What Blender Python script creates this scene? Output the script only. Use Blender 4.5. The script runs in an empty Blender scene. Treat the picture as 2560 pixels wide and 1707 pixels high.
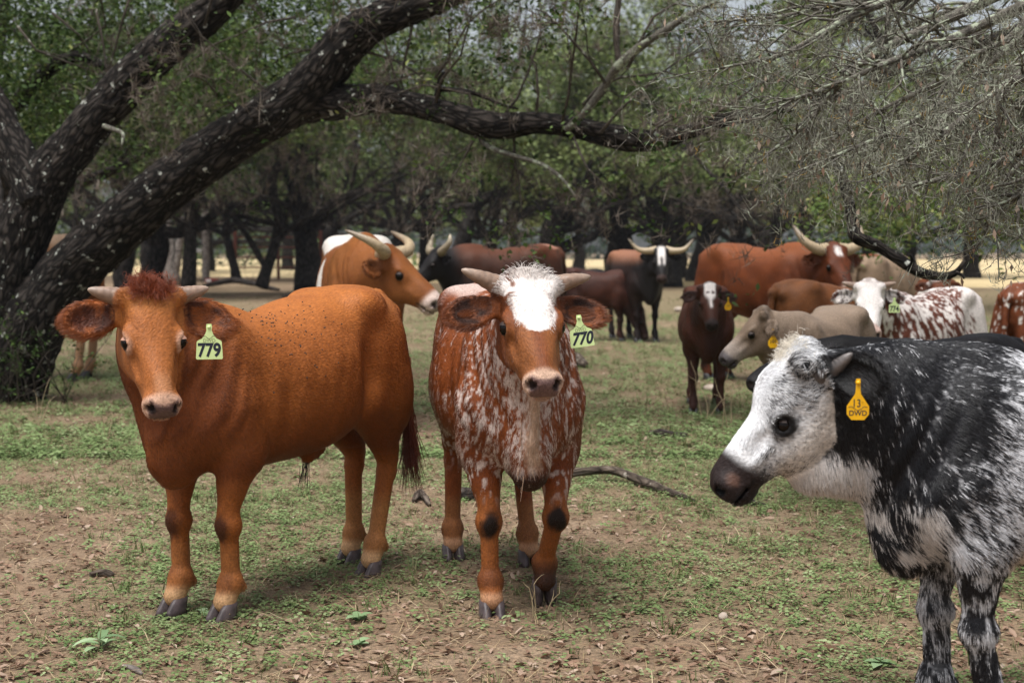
import bpy, math, random
import numpy as np
from mathutils import Vector, Matrix

# ------------------------------------------------------------------ camera, sky, sun, exposure
S = bpy.context.scene
COL = S.collection
cam_data = bpy.data.cameras.new('camera')
cam = bpy.data.objects.new('camera', cam_data)
COL.objects.link(cam)
EYE = 1.24                              # the photographer crouches: lens at the height of the calves' backs
PITCH = math.atan(206 / 3267)
cam.location = (0, 0, EYE)
cam.rotation_euler = (math.pi / 2 - PITCH, 0, 0)
cam_data.sensor_width = 36
cam_data.lens = 50
cam_data.clip_start = 0.05
cam_data.clip_end = 2000
cam_data.dof.use_dof = True
cam_data.dof.focus_distance = 4.75
cam_data.dof.aperture_fstop = 4.2
cam_data.dof.aperture_blades = 0
S.camera = cam

SUN_ELEV, SUN_AZ = math.radians(72), math.radians(215)     # azimuth clockwise from +Y: sun behind the camera's left shoulder
world = bpy.data.worlds.new('World')
S.world = world
world.use_nodes = True
wn = world.node_tree.nodes
wl = world.node_tree.links
sky = wn.new('ShaderNodeTexSky')
sky.sky_type = 'NISHITA'
sky.sun_disc = False
sky.sun_elevation = SUN_ELEV
sky.sun_rotation = SUN_AZ
sky.air_density = 1.0
sky.dust_density = 3.0
hsv = wn.new('ShaderNodeHueSaturation')                    # thin overcast: a paler sky
hsv.inputs['Saturation'].default_value = 0.35
wl.new(sky.outputs['Color'], hsv.inputs['Color'])
wl.new(hsv.outputs['Color'], wn['Background'].inputs['Color'])
wn['Background'].inputs['Strength'].default_value = 0.066
sun_data = bpy.data.lights.new('sun', 'SUN')
sun_data.energy = 2.1
sun_data.angle = math.radians(38)
sun_data.color = (1.0, 0.985, 0.965)
sun = bpy.data.objects.new('sun', sun_data)
COL.objects.link(sun)
sdir = Vector((math.sin(SUN_AZ) * math.cos(SUN_ELEV), math.cos(SUN_AZ) * math.cos(SUN_ELEV), math.sin(SUN_ELEV)))
sun.rotation_euler = sdir.to_track_quat('Z', 'Y').to_euler()
S.view_settings.view_transform = 'Standard'
S.view_settings.look = 'None'
S.view_settings.gamma = 1
S.view_settings.use_curve_mapping = False
S.view_settings.exposure = 1.22
S.render.engine = 'CYCLES'
S.cycles.use_denoising = True
S.cycles.max_bounces = 6
S.cycles.diffuse_bounces = 3
S.cycles.glossy_bounces = 2
S.cycles.transmission_bounces = 3
S.cycles.transparent_max_bounces = 8

RNG = np.random.default_rng(7)
random.seed(7)
TAU = 2 * math.pi

# ------------------------------------------------------------------ small helpers
def link(o, parent=None):
    COL.objects.link(o)
    if parent is not None:
        o.parent = parent
    return o

def tag(o, label=None, cat=None, group=None, kind=None):
    if label: o['label'] = label
    if cat: o['category'] = cat
    if group: o['group'] = group
    if kind: o['kind'] = kind
    return o

def empty(name, loc=(0, 0, 0), rz=0.0, label=None, cat=None, group=None):
    o = bpy.data.objects.new(name, None)
    o.empty_display_size = 0.2
    o.location = loc
    o.rotation_euler = (0, 0, rz)
    link(o)
    return tag(o, label, cat, group)

def mesh_np(name, verts, faces, mat, parent=None, smooth=True, cols=None, uv=None, fattr=None):
    """verts (N,3); faces (M,k) int array with k constant, or a list of such arrays."""
    me = bpy.data.meshes.new(name)
    fl = faces if isinstance(faces, list) else [faces]
    fl = [np.asarray(f, np.int32) for f in fl if len(f)]
    verts = np.asarray(verts, np.float32)
    me.vertices.add(len(verts))
    me.vertices.foreach_set('co', verts.ravel())
    nl = sum(f.size for f in fl)
    npoly = sum(len(f) for f in fl)
    me.loops.add(nl)
    me.loops.foreach_set('vertex_index', np.concatenate([f.ravel() for f in fl]))
    me.polygons.add(npoly)
    tot = np.concatenate([np.full(len(f), f.shape[1], np.int32) for f in fl])
    start = np.concatenate([[0], np.cumsum(tot)[:-1]]).astype(np.int32)
    me.polygons.foreach_set('loop_start', start)
    me.polygons.foreach_set('loop_total', tot)
    me.update(calc_edges=True)
    me.validate()
    if smooth:
        me.polygons.foreach_set('use_smooth', np.ones(len(me.polygons), bool))
    if cols is not None:
        a = me.attributes.new('Col', 'FLOAT_COLOR', 'POINT')
        c = np.ones((len(verts), 4), np.float32)
        c[:, :3] = cols
        a.data.foreach_set('color', c.ravel())
    if uv is not None:
        a = me.attributes.new('surf', 'FLOAT_VECTOR', 'POINT')
        a.data.foreach_set('vector', np.asarray(uv, np.float32).ravel())
    if fattr is not None:
        a = me.attributes.new('tint', 'FLOAT', 'POINT')
        a.data.foreach_set('value', np.asarray(fattr, np.float32).ravel())
    me.materials.append(mat)
    o = bpy.data.objects.new(name, me)
    return link(o, parent)

# ------------------------------------------------------------------ noise
_perm = np.random.default_rng(11).random(65536).astype(np.float32)
def _h(i, j, k):
    return _perm[((i * 73856093) ^ (j * 19349663) ^ (k * 83492791)) & 65535]
def vnoise(p, s=1.0, seed=0):
    """value noise in 0..1 of points p (...,3)"""
    q = np.asarray(p, np.float64) / s + seed * 17.31
    f = np.floor(q)
    t = (q - f).astype(np.float32)
    t = t * t * (3 - 2 * t)
    i, j, k = [f[..., a].astype(np.int64) for a in range(3)]
    x, y, z = t[..., 0], t[..., 1], t[..., 2]
    def L(a, b, w): return a + (b - a) * w
    c0 = L(L(_h(i, j, k), _h(i + 1, j, k), x), L(_h(i, j + 1, k), _h(i + 1, j + 1, k), x), y)
    c1 = L(L(_h(i, j, k + 1), _h(i + 1, j, k + 1), x), L(_h(i, j + 1, k + 1), _h(i + 1, j + 1, k + 1), x), y)
    return L(c0, c1, z)
def fbm(p, s=1.0, seed=0, oct=3):
    r, a, tot = 0, 1.0, 0
    for o in range(oct):
        r = r + a * vnoise(p, s / 2 ** o, seed + o * 3.7)
        tot += a
        a *= 0.5
    return r / tot
def smooth(a, b, x):
    t = np.clip((x - a) / (b - a), 0, 1)
    return t * t * (3 - 2 * t)
def mixc(c, d, w):
    return c + (np.asarray(d, np.float32) - c) * w[:, None]

# ------------------------------------------------------------------ materials
def new_mat(name):
    m = bpy.data.materials.new(name)
    m.use_nodes = True
    nt = m.node_tree
    b = nt.nodes['Principled BSDF']
    return m, nt, b

def N(nt, kind, **kw):
    n = nt.nodes.new(kind)
    for k, v in kw.items():
        if k in n.inputs: n.inputs[k].default_value = v
        else: setattr(n, k, v)
    return n

def ramp(nt, src, stops):
    r = nt.nodes.new('ShaderNodeValToRGB')
    e = r.color_ramp.elements
    while len(e) < len(stops): e.new(0.5)
    for i, (p, c) in enumerate(stops):
        e[i].position = p
        e[i].color = (*c, 1) if len(c) == 3 else c
    nt.links.new(src, r.inputs['Fac'])
    return r

def mix(nt, fac, a, b, mode='MIX'):
    m = nt.nodes.new('ShaderNodeMix')
    m.data_type = 'RGBA'
    m.blend_type = mode
    for sock, v in ((m.inputs[0], fac), (m.inputs[6], a), (m.inputs[7], b)):
        if isinstance(v, (int, float)): sock.default_value = v
        elif isinstance(v, tuple): sock.default_value = (*v, 1)
        else: nt.links.new(v, sock)
    return m.outputs[2]

def plain(name, col, rough=0.5, spec=0.5, noise=0.0, nscale=40.0):
    m, nt, b = new_mat(name)
    b.inputs['Roughness'].default_value = rough
    b.inputs['Specular IOR Level'].default_value = spec
    if noise:
        n = N(nt, 'ShaderNodeTexNoise', Scale=nscale, Detail=4.0)
        tc = N(nt, 'ShaderNodeTexCoord')
        nt.links.new(tc.outputs['Object'], n.inputs['Vector'])
        r = ramp(nt, n.outputs['Fac'], [(0.25, tuple(c * (1 - noise) for c in col)), (0.75, tuple(min(1, c * (1 + noise)) for c in col))])
        nt.links.new(r.outputs['Color'], b.inputs['Base Color'])
    else:
        b.inputs['Base Color'].default_value = (*col, 1)
    return m

def attr_mat(name, rough=0.6, spec=0.3, bump=0.0, bscale=300.0, sheen=0.0, noise=0.25):
    m, nt, b = new_mat(name)
    a = N(nt, 'ShaderNodeAttribute', attribute_name='Col')
    b.inputs['Roughness'].default_value = rough
    b.inputs['Specular IOR Level'].default_value = spec
    if bump:
        tc = N(nt, 'ShaderNodeTexCoord')
        mp = N(nt, 'ShaderNodeMapping')
        mp.inputs['Scale'].default_value = (0.35, 1, 0.55)
        nt.links.new(tc.outputs['Object'], mp.inputs['Vector'])
        n = N(nt, 'ShaderNodeTexNoise', Scale=bscale, Detail=3.0)
        nt.links.new(mp.outputs['Vector'], n.inputs['Vector'])
        bm = N(nt, 'ShaderNodeBump', Strength=bump, Distance=0.01)
        nt.links.new(n.outputs['Fac'], bm.inputs['Height'])
        nt.links.new(bm.outputs['Normal'], b.inputs['Normal'])
        r = ramp(nt, n.outputs['Fac'], [(0.3, (1 - noise,) * 3), (0.7, (1 + noise,) * 3)])
        nt.links.new(mix(nt, 1.0, a.outputs['Color'], r.outputs['Color'], 'MULTIPLY'), b.inputs['Base Color'])
    else:
        nt.links.new(a.outputs['Color'], b.inputs['Base Color'])
    if sheen:
        b.inputs['Sheen Weight'].default_value = sheen
        b.inputs['Sheen Roughness'].default_value = 0.4
    return m

RES_NEAR = .0072
FUR_A, FUR_B, FUR_C = 240000, 260000, 260000

# ------------------------------------------------------------------ signed distance modelling of the animals
class Field:
    def __init__(self, lo, hi, vs):
        self.vs = vs
        self.lo = np.asarray(lo, np.float32)
        n = np.ceil((np.asarray(hi) - self.lo) / vs).astype(int) + 1
        self.ax = [self.lo[a] + vs * np.arange(n[a], dtype=np.float32) for a in range(3)]
        self.f = np.full(tuple(n), 9.0, np.float32)
    def sub(self, lo, hi, pad):
        sl = []
        for a in range(3):
            i0 = max(0, int((lo[a] - pad - self.lo[a]) / self.vs))
            i1 = min(len(self.ax[a]), int((hi[a] + pad - self.lo[a]) / self.vs) + 2)
            if i1 <= i0: return None, None
            sl.append(slice(i0, i1))
        P = (self.ax[0][sl[0]][:, None, None], self.ax[1][sl[1]][None, :, None], self.ax[2][sl[2]][None, None, :])
        return tuple(sl), P
    def put(self, sl, d, k, cut=False):
        a = self.f[sl]
        if cut:
            d = -d
            h = np.clip(0.5 - 0.5 * (d - a) / k, 0, 1) if k > 0 else (d > a)
            h = np.clip(0.5 + 0.5 * (d - a) / k, 0, 1)
            self.f[sl] = a + (d - a) * h + k * h * (1 - h)
        else:
            h = np.clip(0.5 + 0.5 * (a - d) / k, 0, 1)
            self.f[sl] = a + (d - a) * h - k * h * (1 - h)
    def ell(self, c, r, k, R=None, cut=False):
        c = np.asarray(c, float); r = np.asarray(r, float)
        m = r.max() if R is not None else r
        sl, P = self.sub(c - m, c + m, k * 1.2 + self.vs * 2)
        if sl is None: return
        q = [P[a] - c[a] for a in range(3)]
        if R is not None:
            R = np.asarray(R, float)
            q = [q[0] * R[a][0] + q[1] * R[a][1] + q[2] * R[a][2] for a in range(3)]
        k0 = np.sqrt(sum((q[a] / r[a]) ** 2 for a in range(3)))
        k1 = np.sqrt(sum((q[a] / r[a] ** 2) ** 2 for a in range(3))) + 1e-6
        self.put(sl, (k0 * (k0 - 1) / k1).astype(np.float32), k, cut)
    def cap(self, a, b, ra, rb, k, axis=None, sq=1.0):
        """tapered capsule; sq < 1 flattens it along axis"""
        a = np.asarray(a, float); b = np.asarray(b, float)
        m = max(ra, rb)
        sl, P = self.sub(np.minimum(a, b) - m, np.maximum(a, b) + m, k * 1.2 + self.vs * 2)
        if sl is None: return
        ab = b - a
        q = [P[i] - a[i] for i in range(3)]
        t = np.clip((q[0] * ab[0] + q[1] * ab[1] + q[2] * ab[2]) / (ab @ ab), 0, 1)
        e = [q[i] - t * ab[i] for i in range(3)]
        d2 = e[0] ** 2 + e[1] ** 2 + e[2] ** 2
        if axis is not None:
            n = np.asarray(axis, float); n = n / np.linalg.norm(n)
            s = e[0] * n[0] + e[1] * n[1] + e[2] * n[2]
            d2 = d2 + s ** 2 * (1 / sq ** 2 - 1)
        self.put(sl, ((np.sqrt(d2) - (ra + (rb - ra) * t)) * (sq if axis is not None else 1) ** 0.5).astype(np.float32), k)
    def loft(self, o, U, V, W, st, k, n=2.2):
        """st rows: u, half width, up, down (distances from the axis along +W and -W)"""
        st = np.asarray(st, float); o = np.asarray(o, float)
        U, V, W = [np.asarray(x, float) for x in (U, V, W)]
        pts = []
        for u, w, up, dn in st:
            for sv in (-w, w):
                for sw in (up, -dn):
                    pts.append(o + U * u + V * sv + W * sw)
        pts = np.array(pts)
        sl, P = self.sub(pts.min(0), pts.max(0), k * 1.2 + self.vs * 2)
        if sl is None: return
        q = [P[i] - o[i] for i in range(3)]
        u = q[0] * U[0] + q[1] * U[1] + q[2] * U[2]
        v = q[0] * V[0] + q[1] * V[1] + q[2] * V[2]
        w = q[0] * W[0] + q[1] * W[1] + q[2] * W[2]
        uc = np.linspace(st[0, 0], st[-1, 0], 200)
        def cur(c):                                   # smoothed linear interpolation of a column
            y = np.interp(uc, st[:, 0], st[:, c])
            y = np.convolve(np.pad(y, 6, mode='edge'), np.ones(13) / 13, 'valid')
            return np.interp(u, uc, y)
        hw, up, dn = cur(1), cur(2), cur(3)
        h = (up + dn) / 2
        w = w - (up - dn) / 2
        r = (np.abs(v / hw) ** n + np.abs(w / h) ** n) ** (1 / n)
        d = (r - 1) * np.minimum(hw, h)
        du = np.maximum(np.maximum(st[0, 0] - u, u - st[-1, 0]), 0)
        d = np.where(du > 0, np.sqrt(np.maximum(d, 0) ** 2 + du ** 2), d)
        self.put(sl, d.astype(np.float32), k)
    def mesh(self):
        f, vs = self.f, self.vs
        s = f < 0
        c = [s[i:f.shape[0] - 1 + i, j:f.shape[1] - 1 + j, k:f.shape[2] - 1 + k] for i in (0, 1) for j in (0, 1) for k in (0, 1)]
        anyc = c[0].copy(); allc = c[0].copy()
        for x in c[1:]:
            anyc |= x; allc &= x
        idx = np.argwhere(anyc & ~allc)
        off = np.array([(i, j, k) for i in (0, 1) for j in (0, 1) for k in (0, 1)])
        val = np.stack([f[idx[:, 0] + o[0], idx[:, 1] + o[1], idx[:, 2] + o[2]] for o in off], 1)
        pos = np.zeros((len(idx), 3), np.float32); cnt = np.zeros(len(idx), np.float32)
        for a in range(8):
            for b in range(a + 1, 8):
                if np.abs(off[a] - off[b]).sum() != 1: continue
                cr = (val[:, a] < 0) != (val[:, b] < 0)
                va, vb = val[:, a], val[:, b]
                t = np.where(cr, va / np.where(cr, va - vb, 1), 0)
                pos += np.where(cr[:, None], off[a] + t[:, None] * (off[b] - off[a]), 0)
                cnt += cr
        verts = self.lo + vs * (idx + pos / cnt[:, None])
        grid = np.full(anyc.shape, -1, np.int32)
        grid[idx[:, 0], idx[:, 1], idx[:, 2]] = np.arange(len(idx))
        quads = []
        for ax in range(3):
            b, cc = (ax + 1) % 3, (ax + 2) % 3
            s0 = np.take(s, range(0, s.shape[ax] - 1), ax)
            s1 = np.take(s, range(1, s.shape[ax]), ax)
            e = np.argwhere(s0 != s1)
            e = e[(e[:, b] > 0) & (e[:, cc] > 0) & (e[:, b] < grid.shape[b]) & (e[:, cc] < grid.shape[cc])]
            ins = s0[e[:, 0], e[:, 1], e[:, 2]]
            def g(db, dc):
                q = e.copy(); q[:, b] += db; q[:, cc] += dc
                return grid[q[:, 0], q[:, 1], q[:, 2]]
            q = np.stack([g(-1, -1), g(0, -1), g(0, 0), g(-1, 0)], 1)
            q[~ins] = q[~ins][:, ::-1]
            quads.append(q)
        return verts.astype(np.float32), np.concatenate(quads)

def taubin(v, quads, it=4, lam=0.5, mu=-0.52):
    e = np.concatenate([quads[:, [0, 1]], quads[:, [1, 2]], quads[:, [2, 3]], quads[:, [3, 0]]])
    e = np.concatenate([e, e[:, ::-1]])
    deg = np.bincount(e[:, 0], minlength=len(v))[:, None]
    for _ in range(it):
        for l in (lam, mu):
            acc = np.stack([np.bincount(e[:, 0], v[e[:, 1], a], minlength=len(v)) for a in range(3)], 1)
            v = v + l * (acc / deg - v)
    return v

def tube(pts, rad, n=10, cap=True, squash=None):
    """a tube along pts with radii rad: verts, quads and (around, along) coordinates"""
    pts = np.asarray(pts, float); rad = np.asarray(rad, float)
    t = np.gradient(pts, axis=0)
    t /= np.linalg.norm(t, axis=1)[:, None] + 1e-9
    ref = np.array([0, 0, 1.0]) if abs(t[0, 2]) < 0.9 else np.array([1.0, 0, 0])
    a = np.cross(t[0], ref); a /= np.linalg.norm(a)
    V = []; uv = []
    ang = np.arange(n) * TAU / n
    dist = np.concatenate([[0], np.cumsum(np.linalg.norm(np.diff(pts, axis=0), axis=1))])
    for i in range(len(pts)):
        a = a - t[i] * (a @ t[i]); a /= np.linalg.norm(a) + 1e-9
        b = np.cross(t[i], a)
        V.append(pts[i] + rad[i] * (np.cos(ang)[:, None] * a + np.sin(ang)[:, None] * b))
        uv.append(np.stack([np.cos(ang) * rad[i], np.sin(ang) * rad[i], np.full(n, dist[i])], 1))
    V = np.concatenate(V); uv = np.concatenate(uv)
    i = np.arange(len(pts) - 1)[:, None] * n
    j = np.arange(n)[None]
    q = np.stack([i + j, i + (j + 1) % n, i + n + (j + 1) % n, i + n + j], -1).reshape(-1, 4)
    F = [q]
    if cap:
        V = np.concatenate([V, pts[:1], pts[-1:]]); uv = np.concatenate([uv, [[0, 0, 0]], [[0, 0, dist[-1]]]])
        m = len(pts) * n
        jj = np.arange(n)
        F.append(np.stack([np.full(n, m), (jj + 1) % n, jj], 1))
        F.append(np.stack([np.full(n, m + 1), (len(pts) - 1) * n + jj, (len(pts) - 1) * n + (jj + 1) % n], 1))
    return V, F, uv

def spline(pts, n):
    """Catmull-Rom through pts (any number of columns)"""
    p = np.asarray(pts, float)
    p = np.concatenate([[2 * p[0] - p[1]], p, [2 * p[-1] - p[-2]]])
    u = np.linspace(0, len(p) - 3 - 1e-6, n)
    i = u.astype(int); t = (u - i)[:, None]
    a, b, c, d = p[i], p[i + 1], p[i + 2], p[i + 3]
    return 0.5 * ((2 * b) + (c - a) * t + (2 * a - 5 * b + 4 * c - d) * t ** 2 + (3 * b - a - 3 * c + d) * t ** 3)

# ------------------------------------------------------------------ cattle materials
M_HIDE = attr_mat('hide', rough=0.55, spec=0.18, bump=0.35, bscale=220.0)
M_HAIR = attr_mat('hair', rough=0.36, spec=0.4)
M_EYE, _nt, _b = new_mat('eyeball')
_b.inputs['Base Color'].default_value = (0.006, 0.004, 0.003, 1)
_b.inputs['Roughness'].default_value = 0.08
_b.inputs['Specular IOR Level'].default_value = 0.22
M_LID = plain('eyelid_dark', (.03, .018, .014), .6, .3)
M_LID_PALE = plain('eyelid_pale', (.42, .23, .16), .6, .3)
M_HOOF = plain('hoof_horn', (0.075, 0.055, 0.055), 0.45, 0.4, 0.5, 30)
M_HOOF_DARK = plain('hoof_dark', (0.028, 0.026, 0.028), 0.45, 0.4, 0.4, 30)
def horn_mat(name, base, tip):
    m, nt, b = new_mat(name)
    a = N(nt, 'ShaderNodeAttribute', attribute_name='tint')
    n = N(nt, 'ShaderNodeTexNoise', Scale=60.0, Detail=4.0)
    tc = N(nt, 'ShaderNodeTexCoord'); nt.links.new(tc.outputs['Object'], n.inputs['Vector'])
    r = ramp(nt, a.outputs['Fac'], [(0.0, base), (0.62, base), (1.0, tip)])
    r2 = ramp(nt, n.outputs['Fac'], [(0.3, (0.72,) * 3), (0.7, (1.15,) * 3)])
    nt.links.new(mix(nt, 1.0, r.outputs['Color'], r2.outputs['Color'], 'MULTIPLY'), b.inputs['Base Color'])
    b.inputs['Roughness'].default_value = 0.42
    bm = N(nt, 'ShaderNodeBump', Strength=0.4, Distance=0.004)
    nt.links.new(n.outputs['Fac'], bm.inputs['Height']); nt.links.new(bm.outputs['Normal'], b.inputs['Normal'])
    return m
M_HORN_TAN = horn_mat('horn_tan', (0.26, 0.17, 0.12), (0.34, 0.25, 0.19))
M_HORN_GREY = horn_mat('horn_grey', (0.10, 0.085, 0.08), (0.16, 0.14, 0.13))
M_HORN_LONG = horn_mat('horn_long', (0.42, 0.32, 0.20), (0.16, 0.12, 0.085))
M_HORN_DARKTIP = horn_mat('horn_darktip', (0.30, 0.24, 0.16), (0.55, 0.47, 0.34))
M_TAG_Y = plain('tag_yellow', (0.80, 0.42, 0.005), 0.4, 0.4, 0.08, 60)
M_TAG_G = plain('tag_lime', (0.66, 0.80, 0.36), 0.4, 0.4, 0.06, 60)
M_INK = plain('tag_ink', (0.012, 0.016, 0.03), 0.5)
M_INK_FADED = plain('tag_ink_faded', (0.10, 0.10, 0.05), 0.6)

UP = np.array([0, 0, 1.0])
def head_axes(yaw, pitch, roll=0.0):
    y, p = math.radians(yaw), math.radians(pitch)
    U = np.array([math.cos(p) * math.cos(y), math.cos(p) * math.sin(y), -math.sin(p)])
    V = np.array([-math.sin(y), math.cos(y), 0.0])
    W = np.cross(U, V)
    if roll:
        r = math.radians(roll)
        V, W = V * math.cos(r) + W * math.sin(r), W * math.cos(r) - V * math.sin(r)
    return U, V, W

TORSO = [(-.492, .05, .905, .74), (-.48, .085, .945, .68), (-.45, .135, .972, .62), (-.395, .17, .992, .57), (-.32, .192, 1.0, .55), (-.22, .198, .99, .515),
         (-.10, .215, .968, .468), (.02, .220, .955, .440), (.14, .220, .95, .43), (.24, .205, .955, .43), (.33, .168, .962, .44),
         (.41, .138, .945, .455), (.47, .112, .90, .470), (.53, .085, .82, .51), (.565, .045, .74, .59)]
HEAD = [(-.035, .045, -.01, .09), (-.015, .085, .02, .125), (.02, .098, .032, .15), (.07, .096, .034, .172), (.13, .093, .026, .192), (.19, .086, .012, .197), (.24, .078, 0, .18),
        (.29, .069, -.012, .155), (.34, .060, -.022, .14), (.385, .056, -.028, .135), (.415, .053, -.033, .128), (.435, .040, -.045, .115)]

def build_body(spec, vs):
    """one continuous mesh: torso, neck, head, ears, legs and tail, in units of hip height"""
    U, V, W = head_axes(*spec['head_rot'])
    P0 = np.array(spec['poll'], float)
    hs = spec.get('head_scale', 1.0)
    feet = spec.get('feet', {})
    lo = np.array([-.72, -.36, -.02]); hi = np.array([.66, .36, 1.10])
    ear = spec.get('ear', {})
    hp = [P0 + hs * (U * u + V * v + W * w) for u in (-.08, .46) for v in (-.34, .34) for w in (-.24, .07)]
    lo = np.minimum(lo, np.min(hp, 0)); hi = np.maximum(hi, np.max(hp, 0))
    F = Field(lo, hi, vs)
    fat = spec.get('fat', 1.0)
    wd_ = spec.get('withers', .0)
    st = [(u, w * fat, zt - .7 - wd_ * float(smooth(-.15, .3, np.float64(u))), .7 - (zb if abs(u) > .3 else zb - spec.get('belly', 0))) for u, w, zt, zb in TORSO]
    F.loft((0, 0, .7), (1, 0, 0), (0, 1, 0), (0, 0, 1), st, .02, 2.3)
    for s in (1, -1):
        F.ell((-.25, .135 * s, .93), (.06, .045, .04), .08)          # hook bones
        F.ell((-.465, .075 * s, .885), (.045, .03, .04), .05)          # pin bones
        F.ell((.345, .110 * s, .70), (.085, .066, .20), .05)           # shoulder blade
        F.ell((.43, .090 * s, .59), (.06, .055, .085), .05)           # point of the shoulder
        F.ell((.315, .122 * s, .54), (.055, .048, .08), .04)           # elbow
        F.ell((.200, .262 * s, .60), (.035, .045, .16), .06, cut=True)
        F.ell((-.355, .108 * s, .70), (.135, .088, .21), .05)         # thigh
        F.ell((-.40, .115 * s, .60), (.09, .07, .12), .05)
        F.ell((-.02, .135 * s, .66), (.20, .09, .16), .06)             # barrel
        F.ell((-.205, .252 * s, .72), (.05, .06, .15), .06, cut=True)   # flank hollow
    F.ell((.33, 0, .955 - wd_), (.12, .035, .03), .06)                     # withers
    F.ell((.485, 0, .50), (.085, .06, .10), .06)                       # brisket
    ls = spec.get('leg', .9)
    for key in ('fl', 'fr', 'hl', 'hr'):
        s = 1 if key[1] == 'l' else -1
        o = np.array(feet.get(key, (0, 0, 0)), float)
        J = spec.get('joints', {}).get(key)
        if key[0] == 'f':
            sh = np.array([.365, .115 * s, .64]); el = np.array([.335, .118 * s, .50]) + .12 * o
            kn = np.array([.372, .105 * s, .285]) + .6 * o; ft = np.array([.366, .105 * s, .105]) + .96 * o; co = np.array([.392, .105 * s, .052]) + o
            if J: kn, ft, co = [np.array(x, float) for x in J]
            F.cap(sh, el, .080, .066 * ls ** .5, .06)
            F.cap(el, kn + (0, 0, .045), .063 * ls ** .5, .036 * ls, .04)
            F.cap(el + (.012, .006 * s, -.01), el * .45 + kn * .55 + (.008, 0, .02), .050 * ls, .034 * ls, .03)
            F.ell(kn, np.array([.043, .044, .050]) * ls, .014)
            F.ell(kn + (-.032 * ls, 0, -.004), np.array([.018, .020, .024]) * ls, .012)
            F.cap(kn, ft, .0300 * ls, .0275 * ls, .016)
            F.cap(kn + (-.023 * ls, 0, -.03), ft + (-.020 * ls, 0, .02), .016 * ls, .017 * ls, .007)
        else:
            th = np.array([-.355, .11 * s, .62]) + .1 * o; stf = np.array([-.245, .130 * s, .605]) + .15 * o
            hk = np.array([-.435, .105 * s, .345]) + .55 * o; ft = np.array([-.405, .105 * s, .105]) + .96 * o; co = np.array([-.382, .105 * s, .052]) + o
            if J: hk, ft, co = [np.array(x, float) for x in J]
            F.cap(th, stf, .115, .066, .05, (0, 1, 0), .7)
            F.cap(th + (-.035, 0, -.03), hk + (-.012, 0, .04), .080 * ls ** .5, .032 * ls, .04, (0, 1, 0), .8)
            F.cap(stf + (-.01, 0, -.01), hk + (0, 0, .07), .064 * ls ** .5, .033 * ls, .05)
            F.ell(hk + (-.010, 0, .010), np.array([.036, .034, .046]) * ls, .018)
            F.ell(hk + (-.042 * ls, 0, .048), np.array([.018, .019, .030]) * ls, .016)
            F.cap(hk, ft, .0335 * ls, .029 * ls, .016)
            F.cap(hk + (-.024 * ls, 0, -.02), ft + (-.021 * ls, 0, .02), .017 * ls, .017 * ls, .007)
        F.ell(ft, np.array([.041, .041, .040]) * ls, .014)
        F.cap(ft, co, .035 * ls, .036 * ls, .016)
        F.ell(ft + (-.038 * ls, .018 * ls, -.016), np.array([.013, .012, .017]) * ls, .009)     # dew claws
        F.ell(ft + (-.038 * ls, -.018 * ls, -.016), np.array([.013, .012, .017]) * ls, .009)
    # neck
    nb = np.array([.36, 0, .735 - wd_ * .6]); hb = P0 + hs * (U * .03 - W * .085)
    up_n = spec.get('crest', .16)
    mid = (nb + hb) / 2 + np.array(spec.get('neck_mid', (.03, 0, .0)))
    nax = np.cross(mid - nb, UP)
    F.cap(nb, mid, .185, .145, .09, nax, .66)
    nax = np.cross(hb - mid, UP) + V * .3
    F.cap(mid, hb, .145, .105 * hs, .06, nax, .74)
    F.cap((.44, 0, .60), mid + (0, 0, -.10), .115, .085, .07, np.cross(mid - nb, UP), .6)
    F.cap(mid + (0, 0, -.10), P0 + hs * (U * .13 - W * .15), .085, .055, .05)
    for a, b, r in spec.get('dewlap', []):
        F.cap(a, b, r, r * .8, .03, (0, 1, 0), .45)
    # head
    F.loft(P0, U, V, W, [(u * hs, w * hs, a * hs, b * hs) for u, w, a, b in HEAD], .02, 3.0)
    R = np.array([U, V, W])
    def H(u, v, w): return P0 + hs * (U * u + V * v + W * w)
    F.ell(H(-.01, 0, .012), np.array([.045, .06, .035]) * hs, .04 * hs, R)
    F.ell(H(.406, 0, -.064), np.array([.034, .064, .044]) * hs, .03 * hs, R)
    F.ell(H(.385, 0, -.122), np.array([.042, .040, .026]) * hs, .012 * hs, R)
    F.ell(H(.405, 0, -.1085), np.array([.055, .075, .0075]) * hs, .004 * hs, R, cut=True)
    F.ell(H(.30, 0, -.02), np.array([.10, .036, .022]) * hs, .03 * hs, R)
    ears = []; ew = spec.get('eye_w', -.042)
    for s in (1, -1):
        F.ell(H(.165, .048 * s, -.13), np.array([.085, .034, .065]) * hs, .03 * hs, R)
        F.ell(H(.150, .086 * s, ew + .026), np.array([.034, .018, .015]) * hs, .016 * hs, R)
        F.ell(H(.172, .082 * s, ew), np.array([.038, .024, .032]) * hs, .02 * hs, R)
        F.ell(H(.245, .064 * s, -.078), np.array([.075, .013, .013]) * hs, .018 * hs, R)
        F.ell(H(.275, .078 * s, -.045), np.array([.05, .012, .020]) * hs, .02 * hs, R, cut=True)
        F.ell(H(.02, .090 * s, .005), np.array([.032, .034, .032]) * hs, .03 * hs, R)
        F.ell(H(.176, .108 * s, ew + .006), np.array([.026, .024, .021]) * hs, .008 * hs, R, cut=True)
        n1 = U * .45 + V * .75 * s + W * -.5; n1 /= np.linalg.norm(n1)
        n2 = np.cross(n1, U - n1 * (U @ n1)); n2 /= np.linalg.norm(n2)
        F.ell(H(.426, .043 * s, -.056), np.array([.024, .020, .0135]) * hs, .006 * hs, np.array([n1, np.cross(n2, n1), n2]), cut=True)
        # ears: cupped leaf, opening forward and a little down
        e = ear.get('l' if s == 1 else 'r', {})
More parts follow.
